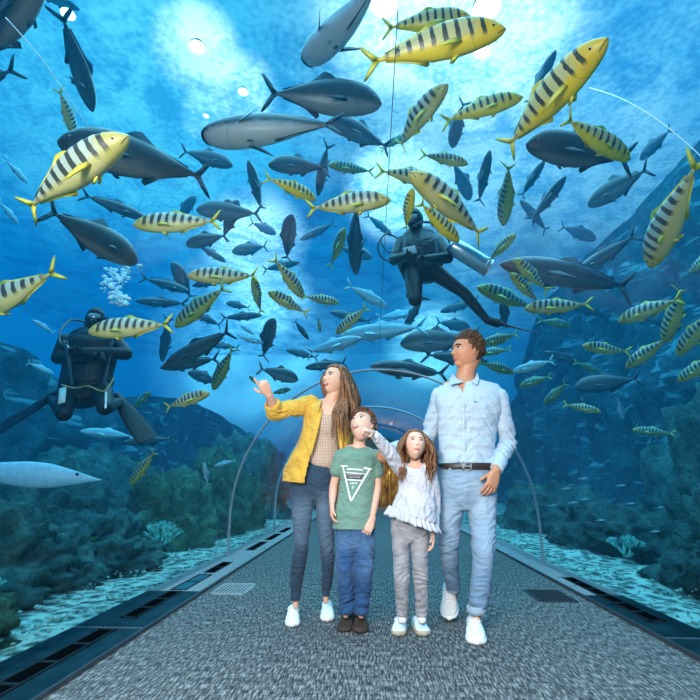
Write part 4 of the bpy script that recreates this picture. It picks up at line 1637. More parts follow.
# kind, snout x,y, tail x,y, wished length, label, bend, roll
FISH = [
 ('S', 129, 136, 20, 213, .62, 'striped yellow-tailed trevally in front of the big dark jack at the upper left', .25, 15),
 ('G', 57, 142, 212, 178, 1.15, 'large dark jack behind the striped trevally at the upper left', -.2, 10),
 ('T', 93, 112, 60, 8, 1.0, 'dark blue kingfish diving head down at the upper left with fins spread', .2, 60),
 ('G', 45, -38, -28, 70, 1.1, 'dark grey jack cut off by the top left corner of the frame', 0, 0),
 ('T', -62, 108, 18, 66, .9, 'dark fish leaving the left edge, only its curved tail in view', 0, 0),
 ('T', 80, 10, 22, -14, .8, 'dark kingfish cut by the top edge near the left corner', 0, 0),
 ('S', 74, 136, 59, 88, .5, 'thin greenish trevally pointing down behind the head of the striped trevally at the upper left', .2, 0),
 ('D', 233, 166, 180, 150, .8, 'teal jack between the big dark jack and the open-mouthed grey fish', 0, 0),
 ('T', 148, 220, 80, 193, .8, 'dark teal kingfish just left of the striped trevally with its head to the left', .2, 0),
 ('G', 137, 263, 42, 206, .95, 'large dark speckled jack heading down right above the bubbles', -.1, -10),
 ('S', 133, 225, 222, 221, .6, 'striped trevally heading left at the left of the brown fish cluster', .2, 10),
 ('C', 204, 137, 342, 122, 1.2, 'large grey fish seen from below with a pale belly and wide mouth', -.1, 25),
 ('C', 306, 62, 392, -34, 1.2, 'big grey fish with a pale belly hanging head down at the top edge', .25, 40),
 ('H', 382, 104, 262, 92, 1.1, 'grey jack heading right below the head-down grey fish', .1, 0),
 ('T', 318, 196, 328, 142, .9, 'dark blue fish hanging vertically above the striped trevally in the centre', 0, 0),
 ('G', 268, 165, 330, 168, .9, 'dark jack below the wide-mouthed grey fish', 0, 0),
 ('Y', 316, 200, 264, 176, .5, 'yellow trevally with an arched back left of the central striped trevally', .45, 0),
 ('S', 391, 200, 305, 209, .58, 'striped trevally heading right in the centre above the diver', .15, 10),
 ('N', 328, 165, 374, 172, .6, 'pale green fish heading left just above the central striped trevally', .1, 0),
 ('S', 440, 183, 376, 170, .6, 'greyish striped trevally whose tail fork shows beside the overhead seam', .1, 0),
 ('S', 468, 164, 420, 154, .5, 'small rounded trevally above the slanting one over the swimming diver', .1, 0),
 ('S', 409, 172, 486, 238, .62, 'large slanting striped trevally right above the swimming diver', -.15, 20),
 ('Y', 413, 188, 405, 232, .42, 'small yellow trevally swimming upright beside the head of the swimming diver', .3, 0),
 ('Y', 459, 242, 417, 200, .5, 'yellow trevally heading down right over the swimming diver', -.2, 0),
 ('Y', 523, 97, 440, 122, .62, 'broad-headed striped trevally heading right toward the large yellow fish', .3, 0),
 ('S', 448, 84, 394, 152, .7, 'pale curved striped fish behind the broad-headed trevally', .6, 0),
 ('Y', 506, 29, 362, 64, .68, 'large golden striped trevally across the top edge, the longest there', .1, 12),
 ('Y', 472, 18, 382, 28, .62, 'golden striped trevally partly behind the longest one at the top edge', .15, 8),
 ('Y', 608, 38, 502, 152, .72, 'large yellow striped trevally rising steeply at the upper right', .2, 28),
 ('Y', 630, 160, 561, 116, .60, 'yellow trevally heading down right, crossing behind the steep yellow one', -.3, 0),
 ('S', 650, 268, 700, 154, .66, 'striped trevally diving head down near the right edge with a yellow belly', -.2, -15),
 ('G', 526, 144, 632, 160, 1.0, 'dark grey jack behind the two yellow trevallies at the upper right', 0, 0),
 ('T', 556, 50, 528, 106, .9, 'dark blue silhouette of a fish above the steep yellow trevally', 0, 0),
 ('T', 545, 160, 520, 198, .8, 'dark fish silhouette below the tail of the steep yellow trevally', 0, 0),
 ('T', 566, 176, 530, 222, .9, 'blue fish silhouette rising right of the hanging pale fish', 0, 0),
 ('H', 588, 206, 652, 166, 1.0, 'grey jack slanting below the yellow trevallies at the upper right', 0, 0),
 ('N', 503, 226, 510, 160, .7, 'pale greenish fish hanging vertically right of the slanting trevally', .3, 0),
 ('N', 516, 234, 487, 262, .4, 'small green fish above the steel air tank', .1, 0),
 ('S', 514, 259, 549, 292, .5, 'upper of two trevallies slanting side by side right of the air tank', .1, 0),
 ('S', 510, 273, 540, 304, .48, 'lower of two trevallies slanting side by side right of the air tank', .15, 0),
 ('N', 477, 287, 536, 309, .75, 'pale teal striped trevally heading left above the trailing fin of the swimming diver', .1, 0),
 ('S', 524, 309, 593, 304, .58, 'striped trevally heading left with its yellow tail fork toward the right', .15, 0),
 ('T', 500, 264, 637, 288, 1.5, 'very long dark blue tuna behind the trevallies right of the air tank', 0, 0),
 ('T', 574, 276, 640, 232, 1.1, 'dark tuna slanting up right above the long one', 0, 0),
 ('S', 618, 322, 684, 297, .58, 'striped trevally heading left above the rounded ones at the right', .1, 10),
 ('S', 664, 343, 684, 283, .6, 'striped trevally curving head down with a wide barred flank at the right', .5, 15),
 ('S', 582, 346, 630, 352, .5, 'rounded striped trevally facing left, the leftmost of the right-hand group', .3, 0),
 ('S', 626, 368, 670, 336, .55, 'striped trevally facing down left under the curving one', .2, 10),
 ('S', 677, 356, 716, 306, .55, 'striped trevally at the right edge facing down left', .2, 10),
 ('S', 678, 382, 722, 352, .5, 'striped trevally at the right edge below its larger neighbour', .2, 0),
 ('S', 690, 273, 722, 244, .5, 'trevally head poking in from the right edge above the group', 0, 0),
 ('D', 574, 388, 642, 378, .95, 'silvery teal jack with a dark tail fork, low at the right', .1, 0),
 ('S', 601, 412, 563, 404, .42, 'small striped trevally heading right under the silvery teal jack', .1, 0),
 ('P', 512, 372, 555, 360, .6, 'pale silver fish right of the man, upper one', .1, 0),
 ('N', 480, 345, 520, 333, .5, 'green striped fish right behind the head of the man', .2, 0),
 ('N', 514, 373, 478, 362, .5, 'green striped fish beside the collar of the man', .1, 0),
 ('N', 478, 354, 512, 349, .5, 'green fish behind the ear of the man', 0, 0),
 ('N', 571, 326, 538, 320, .55, 'green fish with spread fins below the yellow tail fork', .2, 0),
 ('N', 544, 404, 568, 382, .5, 'green fish with a bright outline above the right shoulder of the man', .3, 0),
 ('P', 624, 420, 617, 396, .4, 'small pale fish pointing down above the bright green striped one', 0, 0),
 ('N', 632, 430, 676, 434, .45, 'bright green striped fish in front of the right reef', .2, 0),
 ('P', 690, 452, 720, 453, .45, 'pale fish at the right edge over the reef', 0, 0),
 ('S', -38, 322, 62, 268, .66, 'striped trevally leaving the left edge with its yellow tail to the right', .1, 10),
 ('S', 88, 332, 174, 324, .56, 'striped trevally in front of the head of the crouching diver', .15, 10),
 ('N', 175, 327, 228, 285, .62, 'slender green striped fish rising right behind the tail of the trevally at the diver', .1, 0),
 ('S', 187, 276, 262, 276, .58, 'arched striped trevally heading left above the dark kingfish school', .55, 10),
 ('T', 162, 368, 236, 328, 1.0, 'long dark kingfish curving down left, the largest of the left school', .35, 0),
 ('T', 190, 292, 140, 277, .9, 'dark kingfish heading right under the arched trevally', .1, 0),
 ('T', 135, 301, 188, 304, .9, 'dark kingfish heading left above the trevally at the crouching diver', .1, 0),
 ('D', 172, 262, 192, 300, .9, 'dark teal jack pointing up left of the arched trevally', 0, 0),
 ('T', 192, 286, 230, 278, .8, 'dark kingfish with a raised tail behind the slender green fish', 0, 0),
 ('T', 262, 315, 221, 318, .8, 'dark kingfish heading right in the middle of the left school', 0, 0),
 ('D', 226, 303, 250, 308, .6, 'small dark jack above the middle of the left school', 0, 0),
 ('S', 253, 277, 261, 314, .45, 'small trevally hanging vertically, seen from behind, left of the centre', .1, 0),
 ('T', 190, 312, 222, 326, .8, 'dark kingfish under the slender green fish', 0, 0),
 ('T', 162, 362, 169, 316, 1.0, 'dark kingfish seen end on, pointing down at the left of the school', 0, 0),
 ('T', 160, 368, 221, 358, .9, 'dark kingfish heading left, lowest long one of the left school', 0, 0),
 ('D', 188, 372, 220, 384, .7, 'dark jack under the lowest kingfish of the left school', 0, 0),
 ('N', 213, 390, 234, 346, .6, 'slender green fish standing nearly upright below the left school', .1, 0),
 ('P', 264, 343, 236, 336, .5, 'small teal fish heading right between the left school and the woman', 0, 0),
 ('P', 240, 325, 256, 336, .4, 'tiny teal fish above the small teal one', 0, 0),
 ('G', 274, 318, 262, 360, .8, 'dark fish with its tail down above the pointing hand of the woman', .2, 0),
 ('T', 309, 340, 294, 320, .5, 'small dark fish pointing down right above the woman', 0, 0),
 ('H', 298, 380, 258, 368, .75, 'grey fish heading right between the pointing hand and the head of the woman', .1, 0),
 ('P', 362, 338, 306, 353, 1.0, 'pale grey fish rising right above the head of the woman', .1, 0),
 ('T', 305, 368, 348, 362, .9, 'dark kingfish right above the head of the woman', 0, 0),
 ('S', 268, 292, 308, 314, .5, 'striped trevally heading up left near the centre', .2, 0),
 ('S', 339, 303, 302, 296, .5, 'strongly barred trevally heading right near the centre', .1, 10),
 ('S', 303, 298, 273, 257, .55, 'brownish trevally pointing down behind the barred one near the centre', .2, 0),
 ('S', 320, 332, 318, 316, .3, 'tiny trevally seen head on below the barred one near the centre', 0, 0),
 ('P', 388, 308, 346, 284, .9, 'silver fish heading down right left of the swimming diver', .2, 0),
 ('S', 336, 334, 368, 306, .6, 'slanting dark-barred trevally under the silver fish in the centre', 0, 0),
 ('P', 340, 336, 428, 326, 1.5, 'long pale grey fish stretched under the swimming diver', .15, 0),
 ('H', 400, 344, 480, 338, 1.3, 'large grey fish passing behind the head of the man', .1, 0),
 ('T', 488, 362, 422, 354, 1.2, 'dark kingfish passing just behind the face of the man', 0, 0),
 ('T', 370, 366, 448, 374, 1.3, 'dark slender fish between the woman and the man above the arch rib', .1, 0),
 ('N', 249, 376, 260, 386, .22, 'tiny green fish at the pointing finger of the woman', 0, 0),
 ('N', 291, 389, 270, 394, .4, 'small green fish right above the yellow sleeve', 0, 0),
 ('P', 80, 431, 136, 437, .8, 'silver-blue fish under the crouching diver', 0, 0),
 ('T', 122, 443, 176, 438, .8, 'dark fish right under the diver fin, behind the silver-blue one', 0, 0),
 ('N', 130, 485, 156, 450, .42, 'green fish pointing down left over the left reef', .2, 0),
 ('N', 1, 542, 32, 520, .5, 'yellow-brown fish at the left edge above the coral', .1, 0),
 ('B', 128, 553, 160, 564, .4, 'small silver bream with an upright body near the left sand', .1, 0),
 ('S', 210, 393, 164, 408, .42, 'strongly striped small trevally right of the crouching diver', .15, 0),
 ('N', 151, 392, 130, 410, .4, 'small yellow-green fish beside the fin of the crouching diver', 0, 0),
 ('P', 54, 374, 26, 362, .5, 'pale green fish left of the crouching diver', 0, 0),
 ('P', 33, 320, 54, 333, .35, 'tiny pale fish left of the head of the crouching diver', 0, 0),
 ('P', 28, 184, 4, 158, .5, 'pale fish shape standing in for a reflection streak at the left edge under the striped trevally', .3, 0),  # reflection streak given the body of a silver fish
 ('P', 18, 224, -2, 200, .5, 'pale fish shape standing in for a reflection streak at the left edge above the leaving trevally', .3, 0),  # another reflection streak modelled as a fish
 ('P', 204, 462, 208, 486, .35, 'pale fish hanging upright just before the arch rib at the left', 0, 0),
 ('P', 214, 466, 236, 460, .35, 'pale fish by the arch rib at the left', 0, 0),
 ('D', 238, 200, 222, 240, .9, 'dark brownish jack pointing up in the cluster left of the centre', 0, 0),
 ('H', 196, 210, 262, 214, 1.0, 'grey jack crossing the cluster left of the centre', 0, 0),
 ('G', 292, 214, 286, 262, .9, 'dark jack pointing up left of the central trevally', .2, 0),
 ('H', 186, 245, 228, 235, .8, 'brownish jack under the tail of the left striped trevally', 0, 0),
 ('T', 248, 160, 262, 212, .9, 'slender dark fish pointing up under the wide-mouthed grey fish', 0, 0),
 ('T', 356, 275, 356, 200, 1.1, 'dark blue fish hanging vertically under the central trevally', 0, 0),
 ('N', 345, 228, 330, 268, .6, 'green fish pointing up left of the swimming diver', 0, 0),
 ('D', 640, 160, 672, 128, .8, 'small dark fish at the rock slope at the upper right', 0, 0),
 ('T', 404, 330, 424, 296, .8, 'dark fish under the knee of the swimming diver', 0, 0),
 ('D', 502, 300, 506, 330, .5, 'dark fish seen end on under the pale teal trevally', 0, 0),
 ('H', 330, 120, 390, 148, .9, 'hazy grey fish under the grey jack right of the wide-mouthed one', 0, 0),
 ('D', 452, 148, 464, 100, .8, 'dark fish behind the broad-headed trevally', 0, 0),
 ('T', 490, 150, 478, 205, .9, 'blue fish behind the slanting striped trevally', 0, 0),
 ('D', 232, 252, 268, 246, 1.0, 'dark fish heading left under the cluster left of the centre', .1, 0),
 ('T', 300, 262, 262, 270, 1.0, 'dark kingfish heading right above the barred trevally near the centre', .1, 0),
 ('D', 196, 196, 176, 222, .9, 'dark fish pointing up right behind the tail of the left striped trevally', 0, 0),
 ('T', 330, 312, 372, 322, 1.2, 'dark fish heading left under the barred trevally near the centre', .1, 0),
 ('D', 372, 258, 336, 246, 1.0, 'dark teal jack heading right beside the swimming diver', .1, 0),
 ('T', 300, 240, 336, 222, 1.1, 'dark fish slanting down left under the central striped trevally', .1, 0),
 ('P', 420, 312, 376, 318, 1.3, 'pale fish heading right below the dangling knee of the swimming diver', .1, 0),
 ('T', 440, 312, 480, 300, 1.2, 'dark fish heading left under the trailing leg of the swimming diver', .1, 0),
 ('D', 470, 328, 436, 322, 1.1, 'dark fish just above the head of the man', .1, 0),
 ('T', 560, 300, 610, 318, 1.4, 'dark kingfish heading left under the very long tuna', .1, 0),
 ('D', 596, 240, 560, 226, 1.1, 'dark jack heading right above the long tuna at the right', .1, 0),
 ('T', 640, 214, 610, 240, 1.2, 'dark kingfish rising right against the rock slope', 0, 0),
 ('T', 520, 200, 548, 232, 1.1, 'dark silhouette slanting up left right of the hanging pale fish', 0, 0),
 ('D', 470, 200, 452, 160, 1.0, 'dark fish behind the large slanting trevally', 0, 0),
 ('T', 544, 352, 590, 366, 1.1, 'dark kingfish heading left below the green fish at the right', .1, 0),
 ('D', 650, 396, 690, 402, 1.1, 'dark fish heading left below the right-hand striped group', .1, 0),
 ('T', 692, 330, 640, 318, 1.1, 'dark fish behind the curving striped trevally at the right', .1, 0),
 ('T', 226, 262, 196, 244, .9, 'dark kingfish heading down right above the arched trevally', .1, 0),
 ('D', 276, 234, 250, 222, .9, 'dark fish heading right left of the upright dark jack', 0, 0),
 ('T', 206, 344, 240, 348, .9, 'dark kingfish heading left under the long curving one', .1, 0),
 ('T', 286, 350, 318, 358, 1.0, 'dark fish heading left above the grey one at the pointing hand', .1, 0),
 ('T', 392, 236, 366, 214, 1.0, 'dark fish heading down right left of the head of the swimming diver', 0, 0),
 ('S', 408, 134, 380, 150, .5, 'small trevally rising right beside the overhead seam', .1, 0),
 ('S', 560, 282, 590, 270, .5, 'small striped trevally heading left above the tail-forked one', .1, 0),
 ('N', 520, 386, 552, 376, .5, 'small green striped fish right of the shirt collar, over the pale silver one', .1, 0),
 ('N', 600, 372, 574, 362, .5, 'small green fish above the silvery teal jack', .1, 0),
]
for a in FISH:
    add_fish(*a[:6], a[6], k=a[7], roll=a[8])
# ================================================================== ROCKS AND CORAL
def rock_mat(name, dark, mid, light, sc=1.0, streak=False):
    m = mat(name, mid, 0.9, spec=0.2)
    t = NT(m); c = t.co()
    a = t.noise(c, 1.6 * sc, 6, 0.65, 0.6)
    b = t.voro(c, 3.2 * sc)
    b2 = t.noise(c, 11 * sc, 4, .7)
    f = t.math('ADD', t.math('MULTIPLY', a, 0.55), t.math('ADD', t.math('MULTIPLY', b, 0.15), t.math('MULTIPLY', b2, .35)))
    col = t.ramp(f, [(0.38, dark), (0.55, mid), (0.72, light)])
    if streak:
        w = t.noise(t.mapv(c, (0.5, 0.9, 3.2), (0.0, 0.75, 0.5)), 1.3, 4, 0.6, 0.4)
        col = t.mix(t.smooth(w, 0.56, 0.66, 0, 0.8), col, (0.14, 0.50, 0.58))  # pale diagonal streaks: rippling light painted into the rock colour
    t.base(col)
    t.bump(t.noise(c, 9 * sc, 6, 0.75), 1.0, 0.2)
    return m
M_RK = rock_mat('reef_rock_dark', (0.010, 0.04, 0.045), (0.05, 0.19, 0.19), (0.18, 0.46, 0.40))
M_RKF = rock_mat('rock_face', (0.003, 0.028, 0.045), (0.010, 0.085, 0.12), (0.04, 0.22, 0.26), 0.5, True)
M_RKG = rock_mat('reef_rock_green', (0.010, 0.045, 0.035), (0.07, 0.25, 0.17), (0.25, 0.52, 0.30), 1.6)
def ridge(name, outline, X, lean, label, thick=1.2, seed=0, amp=0.35, zcap=7.75):
    P = []
    for px, py in outline:
        r = ray(px, py)
        p = EYE + r * (X / r.x)
        P.append(Vector((p.x, p.y, min(p.z, zcap))))
    Q, _ = smooth_path(P, [(1, 1)] * len(P), 8)
    sg = 1 if X > 0 else -1
    bm = bmesh.new()
    cols = []
    NV = 26
    for p in Q:
        col = []
        for j in range(NV + 1):
            v = j / NV
            z = -0.4 + (p.z + 0.4) * v ** 0.9
            x = p.x - sg * lean * (1 - v)
            o = Vector((x, p.y, z))
            d = noise.fractal(o * 0.55 + Vector((seed, 0, 0)), 0.9, 2.1, 4) * amp * 2
            d2 = noise.fractal(o * 2.2 + Vector((0, seed, 0)), 0.9, 2.1, 3) * amp * .35
            edge = min(1, (1 - v) * 5 + .25)
            x -= sg * (d + d2) * edge
            x = max(x, TX + TR + 0.5) if sg > 0 else min(x, TX - TR - 0.5)
            col.append(bm.verts.new((x, p.y + d2, z + d * .12 * edge)))
        for j in range(NV, -1, -6):
            v = j / NV
            col.append(bm.verts.new((p.x + sg * thick * (1.15 - v * .6), p.y, -0.4 + (p.z + .2) * v)))
        cols.append(col)
    m_ = len(cols[0])
    for a, b in zip(cols, cols[1:]):
        for j in range(m_):
            bm.faces.new((a[j], b[j], b[(j + 1) % m_], a[(j + 1) % m_]))
    bm.faces.new(cols[0]); bm.faces.new(list(reversed(cols[-1])))
    bmesh.ops.recalc_face_normals(bm, faces=list(bm.faces))
    o = obj(name, bm, M_RKF)
    return tag(o, label, 'rock', None)
ridge('rock_face', [(790, -20), (720, 25), (690, 62), (650, 120), (612, 185), (568, 250), (535, 320), (520, 380), (512, 430), (508, 470)], 7.0, 1.6,
      'huge dark blue rock slope rising along the right side of the tank', seed=3)
ridge('rock_face', [(-160, 300), (-60, 330), (0, 343), (32, 352), (60, 378), (95, 398), (150, 396), (200, 404), (240, 428), (268, 446), (292, 458), (310, 474)], -7.5, 1.2,
      'long dark rock ridge behind the crouching diver on the left', seed=9, amp=.3)
def rock(c, r, label, m, seed, cat='rock', name='reef_rock', rough=0.32, sub=5):
    bm = bmesh.new()
    bmesh.ops.create_icosphere(bm, subdivisions=sub, radius=1.0)
    for v in bm.verts:
        d = v.co.normalized()
        q = d * 1.3 + Vector((seed * 3.1, seed, -seed))
        k = 1 + rough * noise.fractal(q, 0.8, 2.1, 5) + 0.15 * noise.fractal(q * 5, 0.8, 2.0, 3) + .06 * abs(noise.noise(q * 17)) + .03 * noise.noise(q * 34)
        # ledges
        k += 0.05 * math.sin(d.z * 9 + 3 * noise.noise(q))
        v.co = Vector((d.x * r[0], d.y * r[1], max(d.z, -.25) * r[2])) * k
    o = obj(name, bm, m, loc=c)
    return tag(o, label, cat)
def gp(px, py, X):
    """ground point at a lateral distance"""
    return atX(px, py, X)
ROCKS = [
 (-3.05, 2.55, .70, .8, .55, 'green weedy reef rock at the left edge above the sand', 1, 1),
 (-3.6, 4.1, .8, .9, .62, 'dark reef rock left of the small silver bream', 2, 0),
 (-3.5, 5.6, .75, .9, .55, 'dark reef rock behind the small silver bream', 3, 0),
 (-4.5, 3.4, .9, 1.0, .9, 'taller dark reef rock at the left behind the green one', 4, 1),
 (-4.6, 6.4, 1.1, 1.2, 1.0, 'broad reef mound midway along the left side', 5, 0),
 (-3.4, 7.4, .8, 1.2, .95, 'teal reef rock seen just before the arch rib at the left', 6, 1),
 (-3.3, 9.4, .9, 1.3, 1.3, 'teal reef rock seen through the arch beyond the left rib', 7, 1),
 (-3.6, 12.0, 1.1, 1.6, 1.8, 'far reef rock through the arch at the left', 8, 0),
 (-5.8, 9.0, 1.4, 1.8, 1.4, 'far low reef mound on the left', 9, 0),
 (3.6, 4.5, .75, 1.0, .75, 'dark low reef rock beside the right sand strip', 11, 0),
 (4.4, 3.2, .9, 1.1, 1.2, 'weedy dark reef rock at the right edge', 12, 1),
 (4.7, 5.6, 1.1, 1.3, 1.75, 'tall rounded reef rock rising at the right behind the sand', 13, 0),
 (3.7, 7.0, .8, 1.1, .55, 'low reef rock right of the arch rib foot', 14, 0),
 (5.6, 7.6, 1.3, 1.6, 1.5, 'broad dark reef mound far along the right side', 15, 0),
 (3.9, 10.0, .9, 1.6, .8, 'far low reef rock beyond the arch at the right', 16, 0),
]
for x, y, rx, ry, rz, lb, sd, g in ROCKS:
    rock((x + (.30 if x < 0 else -.2), y, -0.05), (rx, ry, rz), lb, M_RKG if g else M_RK, sd, sub=6 if y < 6 else 5)
# --- corals
def coral_mat(n, a, b):
    m = mat(n, a, 0.8, spec=0.2)
    t = NT(m)
    t.base(t.ramp(t.noise(t.co(), 25, 3), [(0.35, a), (0.65, b)]))
    return m
M_CG = coral_mat('coral_green', (0.05, 0.22, 0.06), (0.16, 0.45, 0.12))
M_CT = coral_mat('coral_teal', (0.05, 0.35, 0.33), (0.30, 0.75, 0.65))
M_CO = coral_mat('coral_ochre', (0.16, 0.16, 0.04), (0.35, 0.30, 0.10))
def coral(c, h, m, label, seed, n=9):
    rnd = random.Random(seed)
    bm = bmesh.new()
    def br(p, d, L, r, lv):
        q = p + d * L
        mid = p.lerp(q, .5) + Vector((rnd.uniform(-1, 1), rnd.uniform(-1, 1), 0)) * L * .12
        tube(bm, [p, mid, q], [r, r * .85, r * .6], n=6, sub=2)
        if lv > 0:
            for _ in range(3):
                d2 = (d + Vector((rnd.uniform(-1, 1), rnd.uniform(-1, 1), rnd.uniform(-.2, .8))) * .75).normalized()
                br(q - d * L * .1, d2, L * .72, r * .65, lv - 1)
    for i in range(n):
        d = Vector((rnd.uniform(-1, 1), rnd.uniform(-1, 1), 1.3)).normalized()
        br(Vector((d.x * .05, d.y * .05, 0)), d, h * .42, h * .055, 2)
    return tag(obj('branching_coral', bm, m, loc=c), label, 'coral')
coral((-2.62, 2.75, .02), .34, M_CG, 'green branching coral at the left edge beside the sand', 1)
coral((-2.75, 3.35, .02), .30, M_CT, 'pale teal branching coral on the sand left of the bream', 2)
coral((-2.85, 4.15, .02), .26, M_CT, 'small teal coral cluster under the silver bream', 3)
coral((-2.9, 5.1, .02), .34, M_CG, 'green coral cluster right of the silver bream', 4)
coral((-2.7, 6.3, .02), .42, M_CT, 'teal coral clump just before the left arch rib', 5)
coral((-2.9, 8.2, .02), .50, M_CG, 'green coral clump seen through the arch on the left', 6)
coral((2.85, 3.15, .02), .30, M_CG, 'bright green coral at the right edge of the picture', 7)
coral((2.9, 4.5, .02), .22, M_CO, 'ochre coral cluster on the right sand strip', 8)
coral((3.0, 6.1, .02), .28, M_CT, 'teal coral cluster low on the right beyond the floor slot', 9)
# sponge ledges of reef growth on the rocks
# --- small pale school low on the right
for px, py, L in ((573, 502, .12), (585, 499, .14), (621, 485, .13), (600, 520, .12), (619, 521, .14), (643, 524, .12), (640, 548, .12), (655, 531, .1), (566, 488, .1),
                  (553, 505, .1), (660, 507, .12), (612, 538, .1), (583, 478, .1), (630, 503, .1)):
    add_fish('P', px + 5, py, px - 5, py + 1, L, 'tiny pale fish of the school low over the right reef', group='tiny fish over the right reef')
# ------------------------------------------------------------------ the woman
M_SKW = skin('skin_fair', (0.72, 0.43, 0.30))
M_SKT = skin('skin_tan', (0.55, 0.255, 0.14))
M_SKC = skin('skin_child', (0.74, 0.44, 0.32))
M_WHITE = mat('shoe_white', (0.82, 0.84, 0.86), .5)
M_LACE = mat('lace_white', (0.88, 0.88, 0.88), .7)
M_SOLEW = mat('sole_white', (0.75, 0.76, 0.76), .6)
def woman():
    base = atZ(308, 618, 0)
    r = empty('person', (base.x, 3.3, 0), 'woman in a yellow blazer and jeans pointing up at the fish with her raised hand', 'person')
    Y = 3.3
    M = headframe(40, 16, -4)
    C = atY(334.8, 380.2, Y)
    H = .222
    # --- body
    f = bmesh.new(); k = bmesh.new()
    head_mesh(k, C, M, H)
    neck = [C + M @ (Vector((0, -.10, -.16)) * H), atY(333, 396, Y + .01), atY(329.5, 404, Y + .02), atY(329, 410, Y + .02)]
    tube(f, neck, [.050, .048, .054, .075], n=16)
    P, R = secs([(311, 345, 404, Y + .02, .40), (309, 347, 411, Y + .01, .60), (311, 344, 424, Y - .01, .70), (312, 340, 437, Y, .66), (311, 338, 450, Y, .66), (306, 338, 462, Y, .68), (296, 337, 478, Y, .66), (297, 333, 488, Y, .62)], .93)
    tube(f, P, R, n=20)
    P, R = secs([(292, 313, 488, Y - .02, .95), (293, 311, 515, Y - .03, 1), (295, 307.5, 546, Y - .06, 1), (292, 304, 572, Y - .03, 1), (292, 299, 596, Y, 1), (292.3, 299.3, 606, Y + .01, 1)], .86)
    tube(f, P, R, n=14)
    P, R = secs([(316, 334, 488, Y, .95), (318, 333, 515, Y - .01, 1), (320.5, 333, 546, Y - .04, 1), (322, 332.5, 572, Y, 1), (322.5, 329.5, 592, Y + .03, 1), (322.5, 329.5, 601, Y + .04, 1)], .86)
    tube(f, P, R, n=14)
    # pointing arm
    S, E, Wr = atY(309, 405, Y), atY(275.5, 411.5, Y - .12), atY(268.8, 394.8, Y - .26)
    tube(f, [S, S.lerp(E, .5), E], [.048, .040, .036], n=14)
    tube(f, [E, E.lerp(Wr, .4), Wr], [.036, .036, .025], n=14)
    D = (atY(262.5, 383.0, Y - .32) - Wr)
    hand(k, Wr, D, Vector((.2, -.75, .55)) * -1, Vector((-.6, -.2, -.3)), .168, curls=(50, 6, 88, 96, 100), spread=3, thumb_out=46)
    # arm behind the boy
    S2 = atY(346, 409, Y + .02); E2 = atY(352, 440, Y + .10); W2 = atY(349, 468, Y + .09)
    tube(f, [S2, S2.lerp(E2, .5), E2], [.047, .040, .036], n=12)
    tube(f, [E2, W2], [.036, .025], n=12)
    hand(k, W2, Vector((-.1, 0, -1)), Vector((-1, 0, 0)), Vector((0, -1, 0)), .168)
    b = pobj('body', body_mesh(f, k), M_SKW, r)
    face_parts(r, C, M, H, smile=1, gape=.012, look=(0, 1), lip=(.52, .09, .09))
    # --- patterned top
    m = mat('patterned_top', (.62, .5, .42), .85, spec=.2)
    t = NT(m); c = t.co()
    x, y, z = t.sep(c)
    sx = t.math('SINE', t.math('MULTIPLY', t.math('ADD', x, t.math('MULTIPLY', y, .4)), 2 * math.pi / .022))
    sz = t.math('SINE', t.math('MULTIPLY', z, 2 * math.pi / .020))
    q = t.math('ABSOLUTE', t.math('MULTIPLY', sx, sz))
    t.base(t.mix(t.smooth(q, .12, .45), (.30, .17, .12), (.62, .50, .40)))
    P, R = secs([(309.5, 347, 411.5, Y + .01, .55), (311, 344, 424, Y - .01, .76), (311.5, 341, 437, Y, .70), (310, 339, 450, Y, .70), (305, 337, 461, Y, .72)])
    me = limb_cloth([(P, [(a * 1.0, b_ * 1.05) for a, b_ in R], dict(n=24))], .005, folds(.004, 22, 9, 3))
    nz = atY(326, 420.5, Y).z
    me = cut(me, lambda p: p.z > nz + .02 + abs(p.x - atY(329, 410, Y).x) * .55)
    pobj('patterned_top', solidify_mesh(me, .004), m, r)
    # --- jeans
    md = denim('denim_blue', (.030, .062, .105), (.16, .24, .33), .35, .85)
    P1, R1 = secs([(307, 336, 459, Y, .60), (301, 337, 468, Y, .64), (293, 337, 480, Y, .64), (291, 336, 489, Y, .55)])
    P2, R2 = secs([(290, 313, 489, Y - .02, .95), (291.5, 313, 505, Y - .03, .98), (292.5, 311, 522, Y - .04, 1), (294, 309, 536, Y - .05, 1), (294.5, 307.8, 547, Y - .06, 1.02), (292, 306, 561, Y - .05, 1.05), (290.4, 303.5, 576, Y - .02, 1.08), (290.6, 300.7, 590, Y, 1.0), (291, 299.8, 597, Y, 1)])
    P3, R3 = secs([(313, 336, 489, Y, .95), (316, 334.5, 505, Y - .01, .98), (317.5, 334, 526, Y - .03, 1), (320, 334, 546, Y - .04, 1.02), (321.3, 334, 561, Y - .03, 1.05), (321.8, 332.7, 576, Y, 1.08), (322.2, 330.2, 588, Y + .03, 1), (322.4, 330, 593, Y + .03, 1)])
    kn = [(atY(300, 548, Y - .1), .07, 1.6), (atY(327, 548, Y - .1), .07, 1.6), (atY(295, 590, Y), .06, 1.3), (atY(326, 586, Y), .06, 1.3), (atY(314, 490, Y - .1), .08, .8)]
    j = pobj('jeans', limb_cloth([(P1, R1, dict(n=20)), (P2, R2, dict(n=18)), (P3, R3, dict(n=18))], .006, folds(.007, 9, 42, 1, kn)), md, r)
    bm = bmesh.new()
    W_ = sec(307.5, 335.5, 460.5, Y, .62)
    ring = [W_[0] + Vector((math.cos(a) * W_[1][0] * 1.03, math.sin(a) * W_[1][1] * 1.04, 0)) for a in [2 * math.pi * i / 28 for i in range(29)]]
    tube(bm, ring, [(.004, .014)] * 29, n=8, sub=1, cap=False, hint=Vector((0, 0, 1)))
    bm.free()
    bm = bmesh.new()
    ball(bm, W_[0] + Vector((.0, -W_[1][1] * 1.03, -.002)), (.009, .005, .009), 12, 8)
